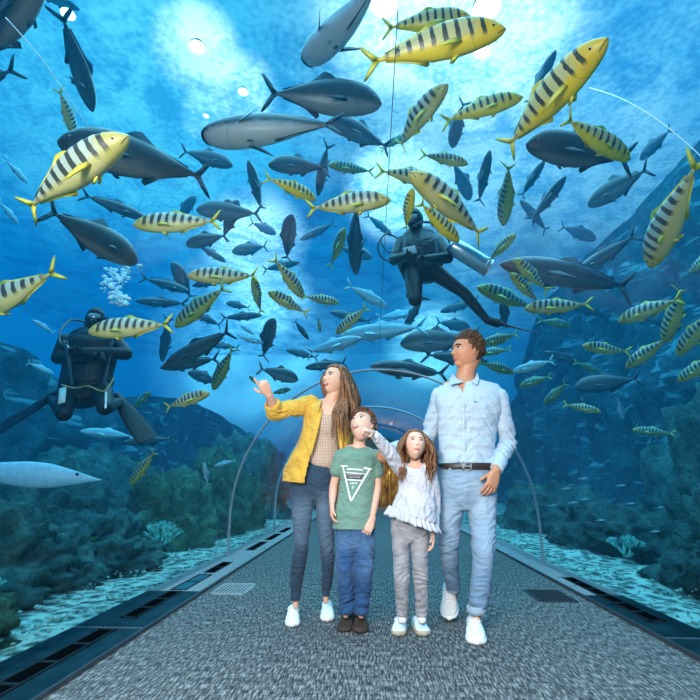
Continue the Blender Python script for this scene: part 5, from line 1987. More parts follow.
    pobj('button', bm, M_STEEL, r, j)
    # --- blazer
    my = cloth('yellow_cloth', (.70, .42, .06), (.60, .33, .045))
    ps = []
    P, R = secs([(312, 343, 401, Y + .03, .42), (306.5, 349.5, 405.5, Y + .02, .48), (304.5, 351, 414, Y, .68), (303, 351, 425, Y, .70), (301, 351, 438, Y, .72), (295, 351, 454, Y, .70), (288, 350, 468, Y, .68), (283, 349, 478, Y, .66), (282, 349, 483, Y, .64)])
    ps.append((P, R, dict(n=28, flat=True)))
    EA = E + Vector((0, 0, 0))
    Cf = E.lerp(Wr, .36)
    ps.append(([atY(311, 404.5, Y + .01), S.lerp(E, .35), S.lerp(E, .7), E + Vector((-.004, 0, -.006))], [.066, .062, .056, .054], dict(n=16)))
    ps.append(([E + Vector((-.004, 0, -.006)), Cf], [.054, .052], dict(n=16)))
    ps.append(([atY(346, 407, Y + .02), S2.lerp(E2, .5), E2, E2.lerp(W2, .5)], [.062, .057, .052, .046], dict(n=14)))
    zn = [(E, .12, 1.4), (S, .1, 1.0), (atY(305, 470, Y), .15, .6)]
    me = limb_cloth(ps, .006, folds(.010, 14, 10, 7, zn))
    # open front: wedge between the lapels, neck hole, open hem and cuff
    def opening(p):
        q = p.y < Y + .01
        if q:
            z_hi, z_lo = atY(330, 400, Y).z, atY(303, 483, Y).z
            # picture columns of the two front edges, interpolated in height
            u = (z_hi - p.z) / (z_hi - z_lo)
            xl = atY(321, 400, Y - .12).x + (atY(304.5, 483, Y - .12).x - atY(321, 400, Y - .12).x) * u
            xr = atY(338, 400, Y - .12).x + (atY(342, 483, Y - .12).x - atY(338, 400, Y - .12).x) * u
            if xl < p.x < xr:
                return True
        c0 = atY(329.5, 402, Y + .01)
        if (Vector((p.x, p.y, 0)) - Vector((c0.x, c0.y, 0))).length < .072 and p.z > c0.z - .02:
            return True
        if p.z < atY(290, 481, Y).z - .004 + (p.x - atY(290, 481, Y).x) * -.12 and abs(p.x - r.location.x) < .35:
            return True
        d = (Wr - E).normalized()
        if (p - Cf).dot(d) > .028 and (p - Cf).length < .12:
            return True
        return False
    me = cut(me, opening)
    bl = pobj('blazer', solidify_mesh(me, .010, -1), my, r)
    # lapels
    for sd, pts in ((0, [(322.0, 401, .02), (319.5, 412, -.09), (316.5, 425, -.115), (313.2, 442, -.12), (310.6, 455, -.12)]), (1, [(338.5, 401, .02), (339, 412, -.09), (339.8, 425, -.11), (340.8, 442, -.12), (341.2, 455, -.12)])):
        bm = bmesh.new()
        tube(bm, [atY(a, b_, Y + c_) for a, b_, c_ in pts], [(.012, .006), (.020, .006), (.022, .006), (.014, .006), (.006, .005)], n=8, sub=3, hint=Vector((1, 0, 0)))
        pobj('lapel', bm, my, r, bl)
    bm = bmesh.new()
    nn = (Wr - E).normalized()
    ax = nn.orthogonal().normalized(); ay = nn.cross(ax)
    Cc = E.lerp(Wr, .40)
    tube(bm, [Cc + (ax * math.cos(a) + ay * math.sin(a)) * .046 for a in [2 * math.pi * i / 20 for i in range(21)]], [(.008, .019)] * 21, n=8, sub=1, cap=False, hint=[nn.cross((ax * math.cos(a) + ay * math.sin(a))).cross(nn) * -1 for a in [2 * math.pi * i / 20 for i in range(21)]])
    pobj('cuff', bm, my, r, bl)
    # --- shoes
    shoe(r, atZ(292.3, 627.5, 0), -8, .235, .088, .088, M_WHITE, M_SOLEW, M_LACE)
    shoe(r, atZ(327.5, 622, 0), -6, .235, .088, .088, M_WHITE, M_SOLEW, M_LACE)
    # --- hair
    mh = hair_mat('hair_brown', (.030, .011, .004), (.30, .14, .06))
    bm = bmesh.new()
    keep = lambda d: not (d.y > .28 and d.z < .66) and not (d.z < -.12 and d.y > -.45) and not (d.x < 0 and d.y > .05 + .3 * d.z and d.z < .55)
    scalp(bm, C, M, H, keep, 1.06, lambda d: .05 * max(0, d.z) + .03 * max(0, -d.y))
    rnd = random.Random(4)
    for i in range(120):
        u = rnd.random()
        az = rad(-168 + 336 * u)      # around the head, 0 = back
        el = rad(rnd.uniform(5, 72))
        d = Vector((math.sin(az) * math.cos(el), -math.cos(az) * math.cos(el), math.sin(el)))
        if d.y > .55 or (d.x < .1 and d.y > -.12 and d.z < .8): continue
        p0 = C + M @ (head_point(d) * H * 1.07)
        side = (M @ Vector((d.x, d.y, 0))).normalized()
        # ends hang behind the shoulder and over the far shoulder, right of the face in the picture
        ex = 336 + 20 * rnd.random(); ey = 424 + 22 * rnd.random()
        near = rnd.random()
        if side.x < -.2 and near < .35:
            ex, ey = 326 + 8 * rnd.random(), 398 + 10 * rnd.random()
        ez = Y + (.10 if near < .5 else -.10 - .03 * rnd.random())
        if ex < 336 or d.x > -.1: ez = Y + .10
        pe = atY(ex, ey, ez)
        p1 = p0 + side * .03 + Vector((.008, 0, -.05))
        p2 = p1.lerp(pe, .40) + side * .028 + Vector((.012, 0, 0))
        p3 = p1.lerp(pe, .72) + Vector((.010 * math.sin(i * 1.7), .01 * math.cos(i), 0)) + Vector((.012, 0, 0))
        p4 = pe + Vector((.012 * math.sin(i * 2.3), 0, .0))
        lock(bm, [p0, p1, p2, p3, p4], rnd.uniform(.009, .015))
    # locks falling in front of the chest
    for i in range(20):
        a = rnd.random()
        p0 = atY(341 + 6 * a, 375 + 4 * rnd.random(), Y - .03)
        lock(bm, [p0, atY(342 + 6 * a, 388, Y - .07), atY(339.5 + 8 * a, 399, Y - .10), atY(334 + 13 * a + 1.5 * math.sin(i), 412, Y - .15), atY(333 + 14 * a + 2 * math.sin(i * 2), 424, Y - .16), atY(330 + 17 * a, 432 + 10 * rnd.random(), Y - .155)], .010)
    pobj('hair', bm, mh, r)
woman()
# ------------------------------------------------------------------ the boy
def boy():
    Y = 3.16
    r = empty('person', (atZ(352, 626, 0).x, Y, 0), 'boy in a green T-shirt with a white triangle print, blue jeans and brown shoes', 'person')
    M = headframe(32, 36, 6)
    C = atY(362.6, 426.6, Y - .02)
    H = .220
    f = bmesh.new(); k = bmesh.new()
    head_mesh(k, C, M, H, child=1.0)
    tube(f, [C + M @ (Vector((0, -.14, -.18)) * H), atY(360, 439, Y), atY(359, 447, Y + .01), atY(358.5, 453, Y + .01)], [.042, .040, .044, .06], n=16)
    P, R = secs([(343, 375, 450, Y, .38), (340, 377, 456, Y, .56), (342, 375, 470, Y, .62), (342, 373, 490, Y, .66), (340, 373, 510, Y, .66), (338, 374, 527, Y, .66), (338, 373, 538, Y, .62)], .92)
    tube(f, P, R, n=18)
    for rows in (((338, 354, 540, Y, 1), (338, 353, 570, Y - .02, 1), (341, 351, 600, Y, 1), (342, 350, 615, Y, 1)), ((355, 372, 540, Y, 1), (357, 371, 570, Y - .02, 1), (357, 368, 600, Y, 1), (357, 366, 615, Y, 1))):
        P, R = secs(rows, .85)
        tube(f, P, R, n=12)
    arms = []
    for (s_, e_, w_, yy) in (((341, 455), (333.5, 486), (332, 504.5), -.03), ((376, 456), (377.5, 486), (372, 519.5), -.05)):
        S, E, Wr = atY(*s_, Y), atY(*e_, Y + .03), atY(*w_, Y + yy)
        tube(f, [S, S.lerp(E, .5), E], [.036, .031, .028], n=12)
        tube(f, [E, E.lerp(Wr, .35), Wr], [.028, .028, .019], n=12)
        arms.append((S, E, Wr))
    hand(k, arms[0][2], Vector((-.02, -.12, -1)), Vector((1, .25, 0)), Vector((.2, -1, 0)), .138, curls=(20, 35, 42, 46, 50))
    hand(k, arms[1][2], Vector((-.38, -.25, -.8)), Vector((-.3, 1, -.1)), Vector((-1, -.1, .3)), .138, curls=(25, 25, 48, 52, 56))
    b = pobj('body', body_mesh(f, k, .005), M_SKC, r)
    face_parts(r, C, M, H, smile=.8, gape=.03, child=1.0, look=(0, 1), lip=(.52, .13, .12), brow=(.10, .055, .03))
    # T-shirt
    mt = cloth('green_jersey', (.17, .30, .235), (.14, .26, .20))
    P, R = secs([(346, 372, 448.5, Y + .01, .40), (339.5, 378, 452.5, Y, .46), (338.5, 379.5, 459, Y, .58), (340.5, 376.5, 470, Y, .62), (340, 374.5, 482, Y, .64), (338, 374, 500, Y, .64), (334.5, 375, 515, Y, .64), (332.8, 375.8, 529.5, Y, .64)])
    ps = [(P, R, dict(n=26, flat=True))]
    for (S, E, Wr), dx in ((arms[0], -.004), (arms[1], .004)):
        ps.append(([Vector((atY(359, 456, Y).x * .5 + S.x * .5, Y, S.z)), S, S.lerp(E, .30), S.lerp(E, .52)], [.042, .042, .043, .047], dict(n=14)))
    me = limb_cloth(ps, .005, folds(.007, 12, 8, 5, [(atY(342, 515, Y - .1), .1, 1.0), (atY(372, 460, Y), .07, 1.0)]))
    nk = atY(359, 449.5, Y)
    hz = atY(355, 529, Y).z
    me = cut(me, lambda p: (Vector((p.x - nk.x, (p.y - Y) * 1.0)).length < .050 and p.z > nk.z - .018 - (Y - p.y) * .25) or p.z < hz + .002)
    sh = pobj('t_shirt', solidify_mesh(me, .005, -1), mt, r)
    bm = bmesh.new()
    tube(bm, [Vector((nk.x + 0.050 * math.cos(a), Y + 0.050 * math.sin(a), nk.z - .010 + .0150 * math.sin(a) + .004)) for a in [2 * math.pi * i / 28 for i in range(29)]], [(.006, .004)] * 29, n=6, sub=1, cap=False, hint=Vector((0, 0, 1)))
    pobj('collar', bm, mt, r, sh)
    # print on the chest, following the front of the shirt
    dgm = sh.data
    from mathutils.bvhtree import BVHTree
    bv = BVHTree.FromPolygons([v.co + r.location for v in dgm.vertices], [tuple(p.vertices) for p in dgm.polygons])
    def onshirt(px, py, off=.0025):
        d = ray(px, py)
        h = bv.ray_cast(EYE, d)
        return (h[0] if h[0] else EYE + d * (Y / d.y)) - d * off
    mp = mat('print_white', (.85, .88, .86), .8)
    md_ = mat('print_dark', (.10, .06, .08), .8)
    def stroke(bm, x0, y0, x1, y1, w, off=.002):
        n = 10
        pts = [onshirt(x0 + (x1 - x0) * i / n, y0 + (y1 - y0) * i / n, off) for i in range(n + 1)]
        hv = (pts[-1] - pts[0]).normalized().cross(ray((x0 + x1) / 2, (y0 + y1) / 2))
        tube(bm, pts, [(w * .0052, .0008)] * len(pts), n=6, sub=1, flat=True, hint=hv)
    bm = bmesh.new()
    stroke(bm, 342.9, 466.5, 350.9, 501.5, 1.1); stroke(bm, 369.6, 469.2, 350.9, 501.5, 1.1)
    stroke(bm, 340.6, 466.0, 347.5, 466.0, 1.0); stroke(bm, 363.8, 468.0, 371.6, 469.4, 1.2)
    stroke(bm, 345.5, 479.8, 361.5, 480.6, .8); stroke(bm, 344.5, 472.2, 365.0, 474.0, .5)
    stroke(bm, 346.6, 469.0, 363.0, 470.0, .9)
    # lettering lines, too small to read in the photograph
    rnd = random.Random(3)
    for i in range(10):
        x = 347.6 + i * 1.42
        stroke(bm, x, 473.6, x + .1, 475.2, .22, .0034)
        if i % 3 != 1: stroke(bm, x, 473.6, x + .9, 473.7, .2, .0034)
        if i % 2: stroke(bm, x, 475.1, x + .8, 475.2, .2, .0034)
    for i in range(8):
        x = 349 + i * 1.5
        stroke(bm, x, 476.4, x + .1, 477.9, .22, .0034)
        if i % 2: stroke(bm, x, 476.4, x + .9, 476.5, .2, .0034)
    for i in range(5):
        x = 350.8 + i * 1.45
        stroke(bm, x, 482.3, x, 484.2, .45)
        stroke(bm, x, 483.2, x + .9, 483.2, .3)
    stroke(bm, 351.7, 486.6, 354.0, 486.6, .45); stroke(bm, 352.9, 486.6, 352.5, 489.4, .45)
    pobj('chest_print', bm, mp, r, sh)
    bm = bmesh.new()
    for q in range(5):
        stroke(bm, 346.2 + q * .2, 473.3 + q * 1.15, 363.6 - q * .55, 474.5 + q * 1.05, .55, .0022)
    pobj('print_band', bm, md_, r, sh)
    # jeans
    mj = denim('denim_bright', (.025, .085, .20), (.20, .36, .56), .25, .62)
    P1, R1 = secs([(335.5, 374, 524, Y, .60), (335.5, 374.3, 534, Y, .62), (335.5, 374.5, 542, Y, .56)])
    P2, R2 = secs([(335.8, 356, 541, Y, .95), (336.4, 354.5, 556, Y - .01, .98), (336.4, 354.5, 571, Y - .02, 1.0), (337.2, 354.3, 585, Y - .01, 1), (339, 354, 598, Y, 1), (339.6, 354.2, 612, Y, 1.02)])
    P3, R3 = secs([(354, 374.6, 541, Y, .95), (355, 374.4, 556, Y - .01, .98), (355.6, 373, 571, Y - .02, 1.0), (355.5, 371.4, 585, Y - .01, 1), (355, 369.6, 598, Y, 1), (354.2, 368.5, 613, Y, 1.02)])
    zn = [(atY(345, 570, Y - .08), .06, 1.6), (atY(364, 570, Y - .08), .06, 1.6), (atY(346, 605, Y - .05), .05, 2.0), (atY(362, 605, Y - .05), .05, 2.0)]
    j = pobj('jeans', limb_cloth([(P1, R1, dict(n=20)), (P2, R2, dict(n=16, flat=True)), (P3, R3, dict(n=16, flat=True))], .0055, folds(.012, 11, 26, 2, zn)), mj, r)
    for (l, rr_, y) in ((339.3, 354.3, 609.5), (354.3, 368.9, 610.5)):
        c, q = sec(l, rr_, y, Y, 1.0, 1.04)
        bm = bmesh.new()
        tube(bm, [c + Vector((0, 0, .016)), c + Vector((0, 0, .014)), c + Vector((0, 0, -.016)), c + Vector((0, 0, -.018))], [(q[0] * .9, q[1] * .9), q, q, (q[0] * .9, q[1] * .9)], n=20, sub=1, flat=True)
        pobj('cuff', bm, mj, r, j)
    ms = mat('suede_brown', (.040, .024, .016), .9)
    mso = mat('sole_dark', (.05, .035, .03), .8)
    ml = mat('lace_brown', (.03, .018, .012), .8)
    shoe(r, atZ(343, 632.5, 0), 9, .215, .090, .075, ms, mso, ml)
    shoe(r, atZ(360.5, 633.5, 0), -2, .215, .090, .075, ms, mso, ml)
    mh = hair_mat('hair_short_brown', (.05, .025, .015), (.22, .12, .07))
    bm = bmesh.new()
    keep = lambda d: not (d.y > .30 and d.z < .58) and not (d.z < -.45) and not (abs(d.x) > .5 and d.z < .05 and d.y > -.25)
    scalp(bm, C, M, H, keep, 1.05, lambda d: .07 * max(0, d.z) + .03 * max(0, -d.y), child=1.0)
    rnd = random.Random(8)
    for i in range(260):
        d = Vector((rnd.uniform(-1, 1), rnd.uniform(-1, .75), rnd.uniform(-.25, 1))).normalized()
        if not keep(d): continue
        p0 = C + M @ (head_point(d, child=1.0) * H * 1.06)
        fw = M @ Vector((.25 * math.copysign(1, d.x), .8 if d.z > .4 else .1, -.6 if d.z < .4 else .1))
        n_ = (M @ d)
        p2 = p0 + fw.normalized() * .030 + n_ * .004
        lock(bm, [p0 - n_ * .004, p0.lerp(p2, .5) + n_ * .008, p2], .0065)
    pobj('hair', bm, mh, r)
boy()

# ------------------------------------------------------------------ the girl
def girl():
    Y = 3.06
    r = empty('person', (atZ(411, 630, 0).x, Y, 0), 'little girl in a white ruffled blouse and grey leggings, one arm raised pointing', 'person')
    M = headframe(-6, 20, -6)
    C = atY(415, 445, Y - .02)
    H = .190
    f = bmesh.new(); k = bmesh.new()
    head_mesh(k, C, M, H, child=1.0)
    tube(f, [C + M @ (Vector((0, -.12, -.18)) * H), atY(415.5, 458, Y), atY(415.5, 464, Y + .01), atY(415, 470, Y + .01)], [.036, .034, .037, .055], n=16)
    P, R = secs([(402, 429, 467, Y, .40), (399, 432, 473, Y, .58), (401, 430, 486, Y, .64), (401, 430, 500, Y, .66), (397, 429, 518, Y, .68), (395, 428, 532, Y, .64)], .9)
    tube(f, P, R, n=18)
    for rows in (((392, 409, 532, Y, 1), (394, 409, 560, Y - .02, 1), (397, 407, 590, Y, 1), (399, 407, 620, Y, 1)), ((411, 428, 532, Y, 1), (412, 427, 560, Y - .02, 1), (416, 426, 590, Y, 1), (417, 425, 620, Y, 1))):
        P, R = secs(rows, .85)
        tube(f, P, R, n=12)
    S, E, Wr = atY(401, 471, Y), atY(389, 452, Y - .12), atY(372.5, 432.5, Y - .24)
    tube(f, [S, E], [.032, .027], n=12); tube(f, [E, E.lerp(Wr, .4), Wr], [.027, .026, .018], n=12)
    hand(k, Wr, atY(364, 429.0, Y - .31) - Wr, Vector((-.2, .3, -1)), Vector((-.3, -1, -.1)), .128, curls=(45, 6, 85, 92, 98), spread=3, thumb_out=40)
    S2, E2, W2 = atY(430.5, 472, Y), atY(434.5, 502, Y + .04), atY(433, 531, Y - .02)
    tube(f, [S2, E2], [.032, .026], n=12); tube(f, [E2, W2], [.026, .018], n=12)
    hand(k, W2, Vector((.0, -.12, -1)), Vector((-1, .2, 0)), Vector((-.2, -1, 0)), .128, curls=(20, 22, 28, 34, 40))
    pobj('body', body_mesh(f, k, .005), M_SKC, r)
    face_parts(r, C, M, H, smile=.12, child=1.0, look=(0, 1), lip=(.58, .15, .14), brow=(.12, .06, .03))
    # blouse
    mb = cloth('white_cotton', (.60, .60, .64), (.50, .50, .55), sheen=.1)
    P, R = secs([(405, 426, 466, Y + .01, .45), (400, 432.5, 470, Y, .50), (398.5, 434, 477, Y, .62), (398.5, 434, 490, Y, .70), (395, 436, 502, Y, .78), (391, 437, 514, Y, .84), (389, 438, 526, Y, .86)])
    ps = [(P, R, dict(n=26, flat=True))]
    ps.append(([atY(404, 472, Y), S.lerp(E, .5), E, E.lerp(Wr, .5), E.lerp(Wr, .84)], [.044, .042, .038, .032, .027], dict(n=14)))
    ps.append(([atY(429, 472, Y), S2.lerp(E2, .5), E2, E2.lerp(W2, .5), E2.lerp(W2, .92)], [.044, .042, .038, .034, .034], dict(n=14)))
    me = limb_cloth(ps, .005, folds(.010, 26, 5, 11, [(atY(415, 515, Y - .15), .12, 1.2)]))
    a_, b_ = atY(382, 505, Y - .1), atY(437, 524, Y - .1)
    nk = atY(415.5, 467.5, Y)
    def ct(p):
        if abs(p.x - nk.x) < .30 and p.x < atY(440, 500, Y).x and p.z < a_.z + (b_.z - a_.z) * (p.x - a_.x) / (b_.x - a_.x) and not (p.x > atY(428.5, 520, Y).x and p.y > Y - .055 and p.z > W2.z):
            return True
        return Vector((p.x - nk.x, p.y - Y)).length < .054 and p.z > nk.z - .012
    me = cut(me, ct)
    bl = pobj('blouse', solidify_mesh(me, .004, -1), mb, r)
    # ruffle along the slanting hem
    bm = bmesh.new()
    n = 150
    rows = []
    cx = (atY(387, 515, Y).x + atY(438, 515, Y).x) / 2
    for j in range(6):
        v = j / 5
        row = []
        for i in range(n):
            a = 2 * math.pi * i / n
            rx = .138 + .026 * v; ry = .118 + .024 * v
            wv = (.004 + .012 * v) * math.sin(a * 26 + 2 * math.sin(a * 5))
            x = cx + (rx + wv) * math.cos(a); y = Y + (ry + wv) * math.sin(a)
            zt = a_.z + (b_.z - a_.z) * (x - a_.x) / (b_.x - a_.x)
            row.append(bm.verts.new((x, y, zt + .010 - .060 * v + .004 * math.sin(a * 13) * v)))
        rows.append(row)
    for r0, r1 in zip(rows, rows[1:]):
        for i in range(n):
            bm.faces.new((r0[i], r0[(i + 1) % n], r1[(i + 1) % n], r1[i]))
    me = bpy.data.meshes.new('x'); bm.to_mesh(me); bm.free()
    pobj('ruffle', solidify_mesh(me, .003), mb, r, bl)
    # leggings
    ml = cloth('grey_knit', (.36, .36, .38), (.24, .24, .26))
    P1, R1 = secs([(392, 428.5, 516, Y, .62), (391, 428.5, 526, Y, .62), (391, 428.5, 534, Y, .56)])
    P2, R2 = secs([(391.2, 410.3, 531, Y, .95), (392.8, 409, 550, Y - .01, 1), (394.3, 409.6, 573, Y - .03, 1), (395.2, 408.4, 590, Y - .02, 1.04), (397, 407.5, 608, Y, 1), (397, 407.6, 614, Y, 1)])
    P3, R3 = secs([(409.8, 428.4, 531, Y, .95), (411.3, 427.8, 550, Y - .01, 1), (413.2, 427.9, 573, Y - .03, 1), (415, 427.7, 590, Y - .02, 1.04), (416.3, 427, 608, Y, 1), (416.5, 427, 614, Y, 1)])
    zn = [(atY(401, 575, Y - .08), .06, 1.8), (atY(420, 575, Y - .08), .06, 1.8), (atY(401, 606, Y), .04, 1.4), (atY(421, 606, Y), .04, 1.4), (atY(410, 530, Y - .08), .06, .8)]
    pobj('leggings', limb_cloth([(P1, R1, dict(n=20)), (P2, R2, dict(n=16)), (P3, R3, dict(n=16))], .005, folds(.008, 9, 46, 6, zn)), ml, r)
    for x in (402.3, 421.8):
        bm = bmesh.new()
        tube(bm, [atY(x, 610, Y), atY(x, 615, Y), atY(x, 620, Y - .01)], [.024, .024, .026], n=14)
        pobj('sock', bm, cloth('sock_white', (.8, .8, .82)), r)
    mso = mat('sole_beige', (.45, .40, .30), .7)
    shoe(r, atZ(398, 636.5, 0), 10, .195, .082, .072, M_WHITE, mso, M_LACE)
    shoe(r, atZ(425, 636.5, 0), -10, .195, .082, .072, M_WHITE, mso, M_LACE)
    # hair
    mh = hair_mat('hair_chestnut', (.06, .022, .009), (.34, .15, .065))
    bm = bmesh.new()
    keep = lambda d: not (d.y > .30 and d.z < .62) and not (d.z < -.5 and d.y > -.3) and not (abs(d.x) < .9 and d.y > .42 and d.z < .70)
    scalp(bm, C, M, H, keep, 1.07, lambda d: .05 * max(0, d.z) + .03 * max(0, -d.y), child=1.0)
    rnd = random.Random(5)
    for i in range(150):
        sd = -1 if rnd.random() < .5 else 1
        az = rad(rnd.uniform(20, 118)) * sd
        el = rad(rnd.uniform(10, 74))
        d = Vector((math.sin(az) * math.cos(el), -math.cos(az) * math.cos(el), math.sin(el)))
        p0 = C + M @ (head_point(d, child=1.0) * H * 1.07)
        side = (M @ Vector((d.x, d.y, 0))).normalized()
        q = rnd.random()
        if side.x < 0:
            ex, ey = 399 + 8 * q, 470 + 14 * rnd.random()
        else:
            ex, ey = 425 + 11 * q, 468 + 18 * rnd.random()
        pe = atY(ex, ey, Y - .055 - .05 * rnd.random() if rnd.random() < .6 else Y + .06)
        ph = rnd.random() * 6
        pts = []
        for u in (0, .12, .28, .45, .62, .8, 1.0):
            base_ = p0.lerp(pe, u) + side * (.036 * math.sin(math.pi * min(1, u * 1.15)) + .006)
            wv = .011 * u ** .6
            pts.append(base_ + Vector((math.sin(ph + u * 13) * wv, math.cos(ph + u * 13) * wv * .8, 0)))
        lock(bm, pts, rnd.uniform(.007, .012))
    pobj('hair', bm, mh, r)
girl()

# ------------------------------------------------------------------ the man
def man():
    Y = 3.22
    r = empty('person', (atZ(472, 640, 0).x, 3.15, 0), 'tall man in a pale blue shirt and light jeans, looking up in mid step', 'person')
    M = headframe(68, 9, -3)
    C = atY(467.0, 352.2, Y)
    H = .262
    kw = dict(male=True)
    f = bmesh.new(); k = bmesh.new()
    head_mesh(k, C, M, H, **kw)
    tube(f, [C + M @ (Vector((0, -.14, -.15)) * H), atY(467, 368, Y + .01), atY(465.3, 377, Y + .02), atY(465, 388, Y + .02)], [.066, .065, .068, .09], n=18)
    P, R = secs([(440, 492, 386, Y + .02, .36), (437, 497, 396, Y, .48), (440, 495, 412, Y, .52), (441, 492, 432, Y, .52), (442, 491, 452, Y, .56), (441, 492, 470, Y, .60), (440, 494, 484, Y, .58), (441, 493, 494, Y, .56)], .92)
    tube(f, P, R, n=20)
    legs = (((440, 464, 494, Y, .98), (440, 461, 520, Y + .01, 1), (441, 458, 548, Y + .03, 1), (444, 458, 570, Y + .14, 1), (449, 458, 588, Y + .26, 1), (451, 459, 596, Y + .27, 1)),
            ((466, 494, 494, Y, .98), (469, 494, 520, Y - .03, 1), (473, 493, 550, Y - .09, 1), (473, 489, 578, Y - .11, 1), (473, 482, 604, Y - .12, 1), (473, 482, 618, Y - .12, 1)))
    for rows in legs:
        P, R = secs(rows, .84)
        tube(f, P, R, n=14)
    # left arm of the picture passes behind the girl to the shoulder of the boy
    S1, E1, W1 = atY(440.5, 394, Y + .03), atY(429, 437, Y + .14), atY(390, 449.5, Y - .05)
    S2, E2, W2 = atY(498.5, 396, Y), atY(507.5, 443, Y + .06), atY(496, 470.5, Y - .14)
    for S, E, Wr in ((S1, E1, W1), (S2, E2, W2)):
        tube(f, [S, S.lerp(E, .5), E], [.046, .048, .042], n=14)
        tube(f, [E, E.lerp(Wr, .35), Wr], [.042, .042, .029], n=14)
    hand(k, W1, atY(376.5, 453.0, Y - .16) - W1, Vector((-.1, .1, -1)), Vector((-.3, -1, .1)), .200, curls=(25, 62, 66, 70, 72))
    hand(k, W2, Vector((-.42, -.15, -1)), Vector((-.45, .9, .1)), Vector((-.9, -.35, .3)), .190, curls=(22, 20, 26, 30, 34), spread=8)
    pobj('body', body_mesh(f, k), M_SKT, r)
    face_parts(r, C, M, H, male=True, smile=.25, look=(0, .6), lip=(.40, .12, .10), brow=(.035, .018, .010))
    # shirt
    mt = mat('pale_blue_shirt', (.42, .53, .62), .75, spec=.25, sheen=.1)
    t = NT(mt)
    n1 = t.noise(t.mapv(t.co(), (500, 500, 60)), 1.0, 2)
    t.base(t.mix(t.smooth(n1, .4, .6), (.40, .51, .60), (.48, .58, .66)))
    t.bump(t.noise(t.mapv(t.co(), (7, 7, 13), (0, .5, 0)), 1.0, 2, .5, 1.3), 0.5, .035)
    P, R = secs([(449, 482, 382, Y + .03, .50), (438, 495, 387.5, Y + .02, .44), (434, 503, 396, Y + .01, .48), (435.5, 501, 408, Y, .54), (437.5, 497, 420, Y, .56), (438.5, 495, 436, Y, .56), (439, 493.8, 452, Y, .60), (439.5, 493.5, 462, Y, .64), (439.8, 493.3, 467, Y, .64)])
    ps = [(P, R, dict(n=28, flat=True))]
    ps.append(([atY(448, 395, Y + .02), S1, S1.lerp(E1, .4), S1.lerp(E1, .75), E1, E1.lerp(W1, .4), E1.lerp(W1, .85)], [.058, .057, .057, .056, .054, .050, .040], dict(n=16)))
    ps.append(([atY(489, 396, Y + .01), S2, S2.lerp(E2, .3), S2.lerp(E2, .7), E2, E2.lerp(W2, .4), E2.lerp(W2, .88)], [.058, .059, .060, .059, .056, .051, .041], dict(n=16)))
    zn = [(E1, .14, 1.6), (E2, .13, 1.7), (atY(465, 460, Y - .1), .16, 1.2), (atY(490, 425, Y - .1), .12, .8), (atY(442, 425, Y - .1), .12, .8)]
    def diag(co, no):
        g = .005
        for p, rr, kk in zn:
            d = (co - p).length / rr
            g += .009 * kk * math.exp(-d * d)
        u = co.z * 16 + abs(co.x - P[4].x) * 22
        a = noise.noise(Vector((u, co.x * 5, co.y * 5)))
        b_ = noise.noise(Vector((co.x * 9, co.y * 9, co.z * 26)))
        return no * ((1 - abs(a) * 2.4) * .6 + b_ * .6) * g
    me = limb_cloth(ps, .0055, diag)
    nk = atY(465, 381.5, Y + .01)
    def ct(p):
        q = Vector((p.x - nk.x, p.y - Y - .02)).length
        if q < .078 and p.z > nk.z - .012: return True
        v = atY(464, 390, Y)
        return p.y < Y - .02 and abs(p.x - atY(463.0, 386, Y - .12).x) < (p.z - (v.z - .035)) * .42 and p.z > v.z - .035
    me = cut(me, ct)
    sh = pobj('shirt', solidify_mesh(me, .005, -1), mt, r)
    from mathutils.bvhtree import BVHTree
    bv = BVHTree.FromPolygons([v.co + r.location for v in sh.data.vertices], [tuple(p.vertices) for p in sh.data.polygons])
    def on(px, py, off=.003):
        d = ray(px, py)
        h = bv.ray_cast(EYE, d)
        return (h[0] if h[0] and abs(h[0].y - Y) < .3 else EYE + d * ((Y - .12) / d.y)) - d * off
    bm = bmesh.new()
    tube(bm, [on(463 + .1 * i * .8, 391 + 76 * i / 16, .001) for i in range(17)], [(.015, .0035)] * 17, n=8, sub=1, sq=3)
    pobj('placket', bm, mt, r, sh)
    mbt = mat('button_white', (.75, .78, .80), .35)
    for i in range(6):
        bm = bmesh.new()
        ball(bm, on(463.4 + i * .2, 397 + i * 12.5, .006), (.0055, .003, .0055), 10, 6)
        pobj('button', bm, mbt, r, sh)
    bm = bmesh.new()
    for dx, dy in ((0, 0), (1.3, -.5), (2.4, .2)):
        ball(bm, on(474.4 + dx, 401.8 + dy, .002), (.006, .0015, .003), 8, 6)
    pobj('chest_emblem', bm, mat('emblem_navy', (.05, .07, .16), .7), r, sh)
    # collar: band and two points
    bm = bmesh.new()
    ring = []
    for i in range(27):
        a = rad(-72 + 324 * i / 26)
        ring.append(nk + Vector((.074 * math.sin(a + math.pi) * 1.0, .074 * math.cos(a) * 1.0 + .012, .004 + .020 * math.cos(a))))
    ring = [nk + Vector((.075 * math.cos(a), .012 + .075 * math.sin(a), .002 + .022 * math.sin(a))) for a in [rad(-72 + 324 * i / 26) for i in range(27)]]
    tube(bm, ring, [(.020, .0045)] * 27, n=8, sub=1, hint=Vector((0, 0, 1)))
    co_ = pobj('collar', bm, mt, r, sh)
    for sd, pts in ((-1, [(452.5, 373.5, .0), (449.6, 379, -.07), (450.5, 384.8, -.115)]), (1, [(477.5, 372.5, .0), (479.0, 378.5, -.065), (477.5, 384.8, -.115)])):
        bm = bmesh.new()
        tip = atY(*pts[2][:2], Y + pts[2][2])
        frt = nk + Vector((sd * .022, -.078, -.020))
        back = atY(*pts[0][:2], Y + pts[0][2])
        mid = atY(*pts[1][:2], Y + pts[1][2])
        v = [bm.verts.new(x) for x in (back, mid, tip, frt, nk + Vector((sd * .058, -.045, .006)))]
        bm.faces.new(v)
        me = bpy.data.meshes.new('x'); bm.to_mesh(me); bm.free()
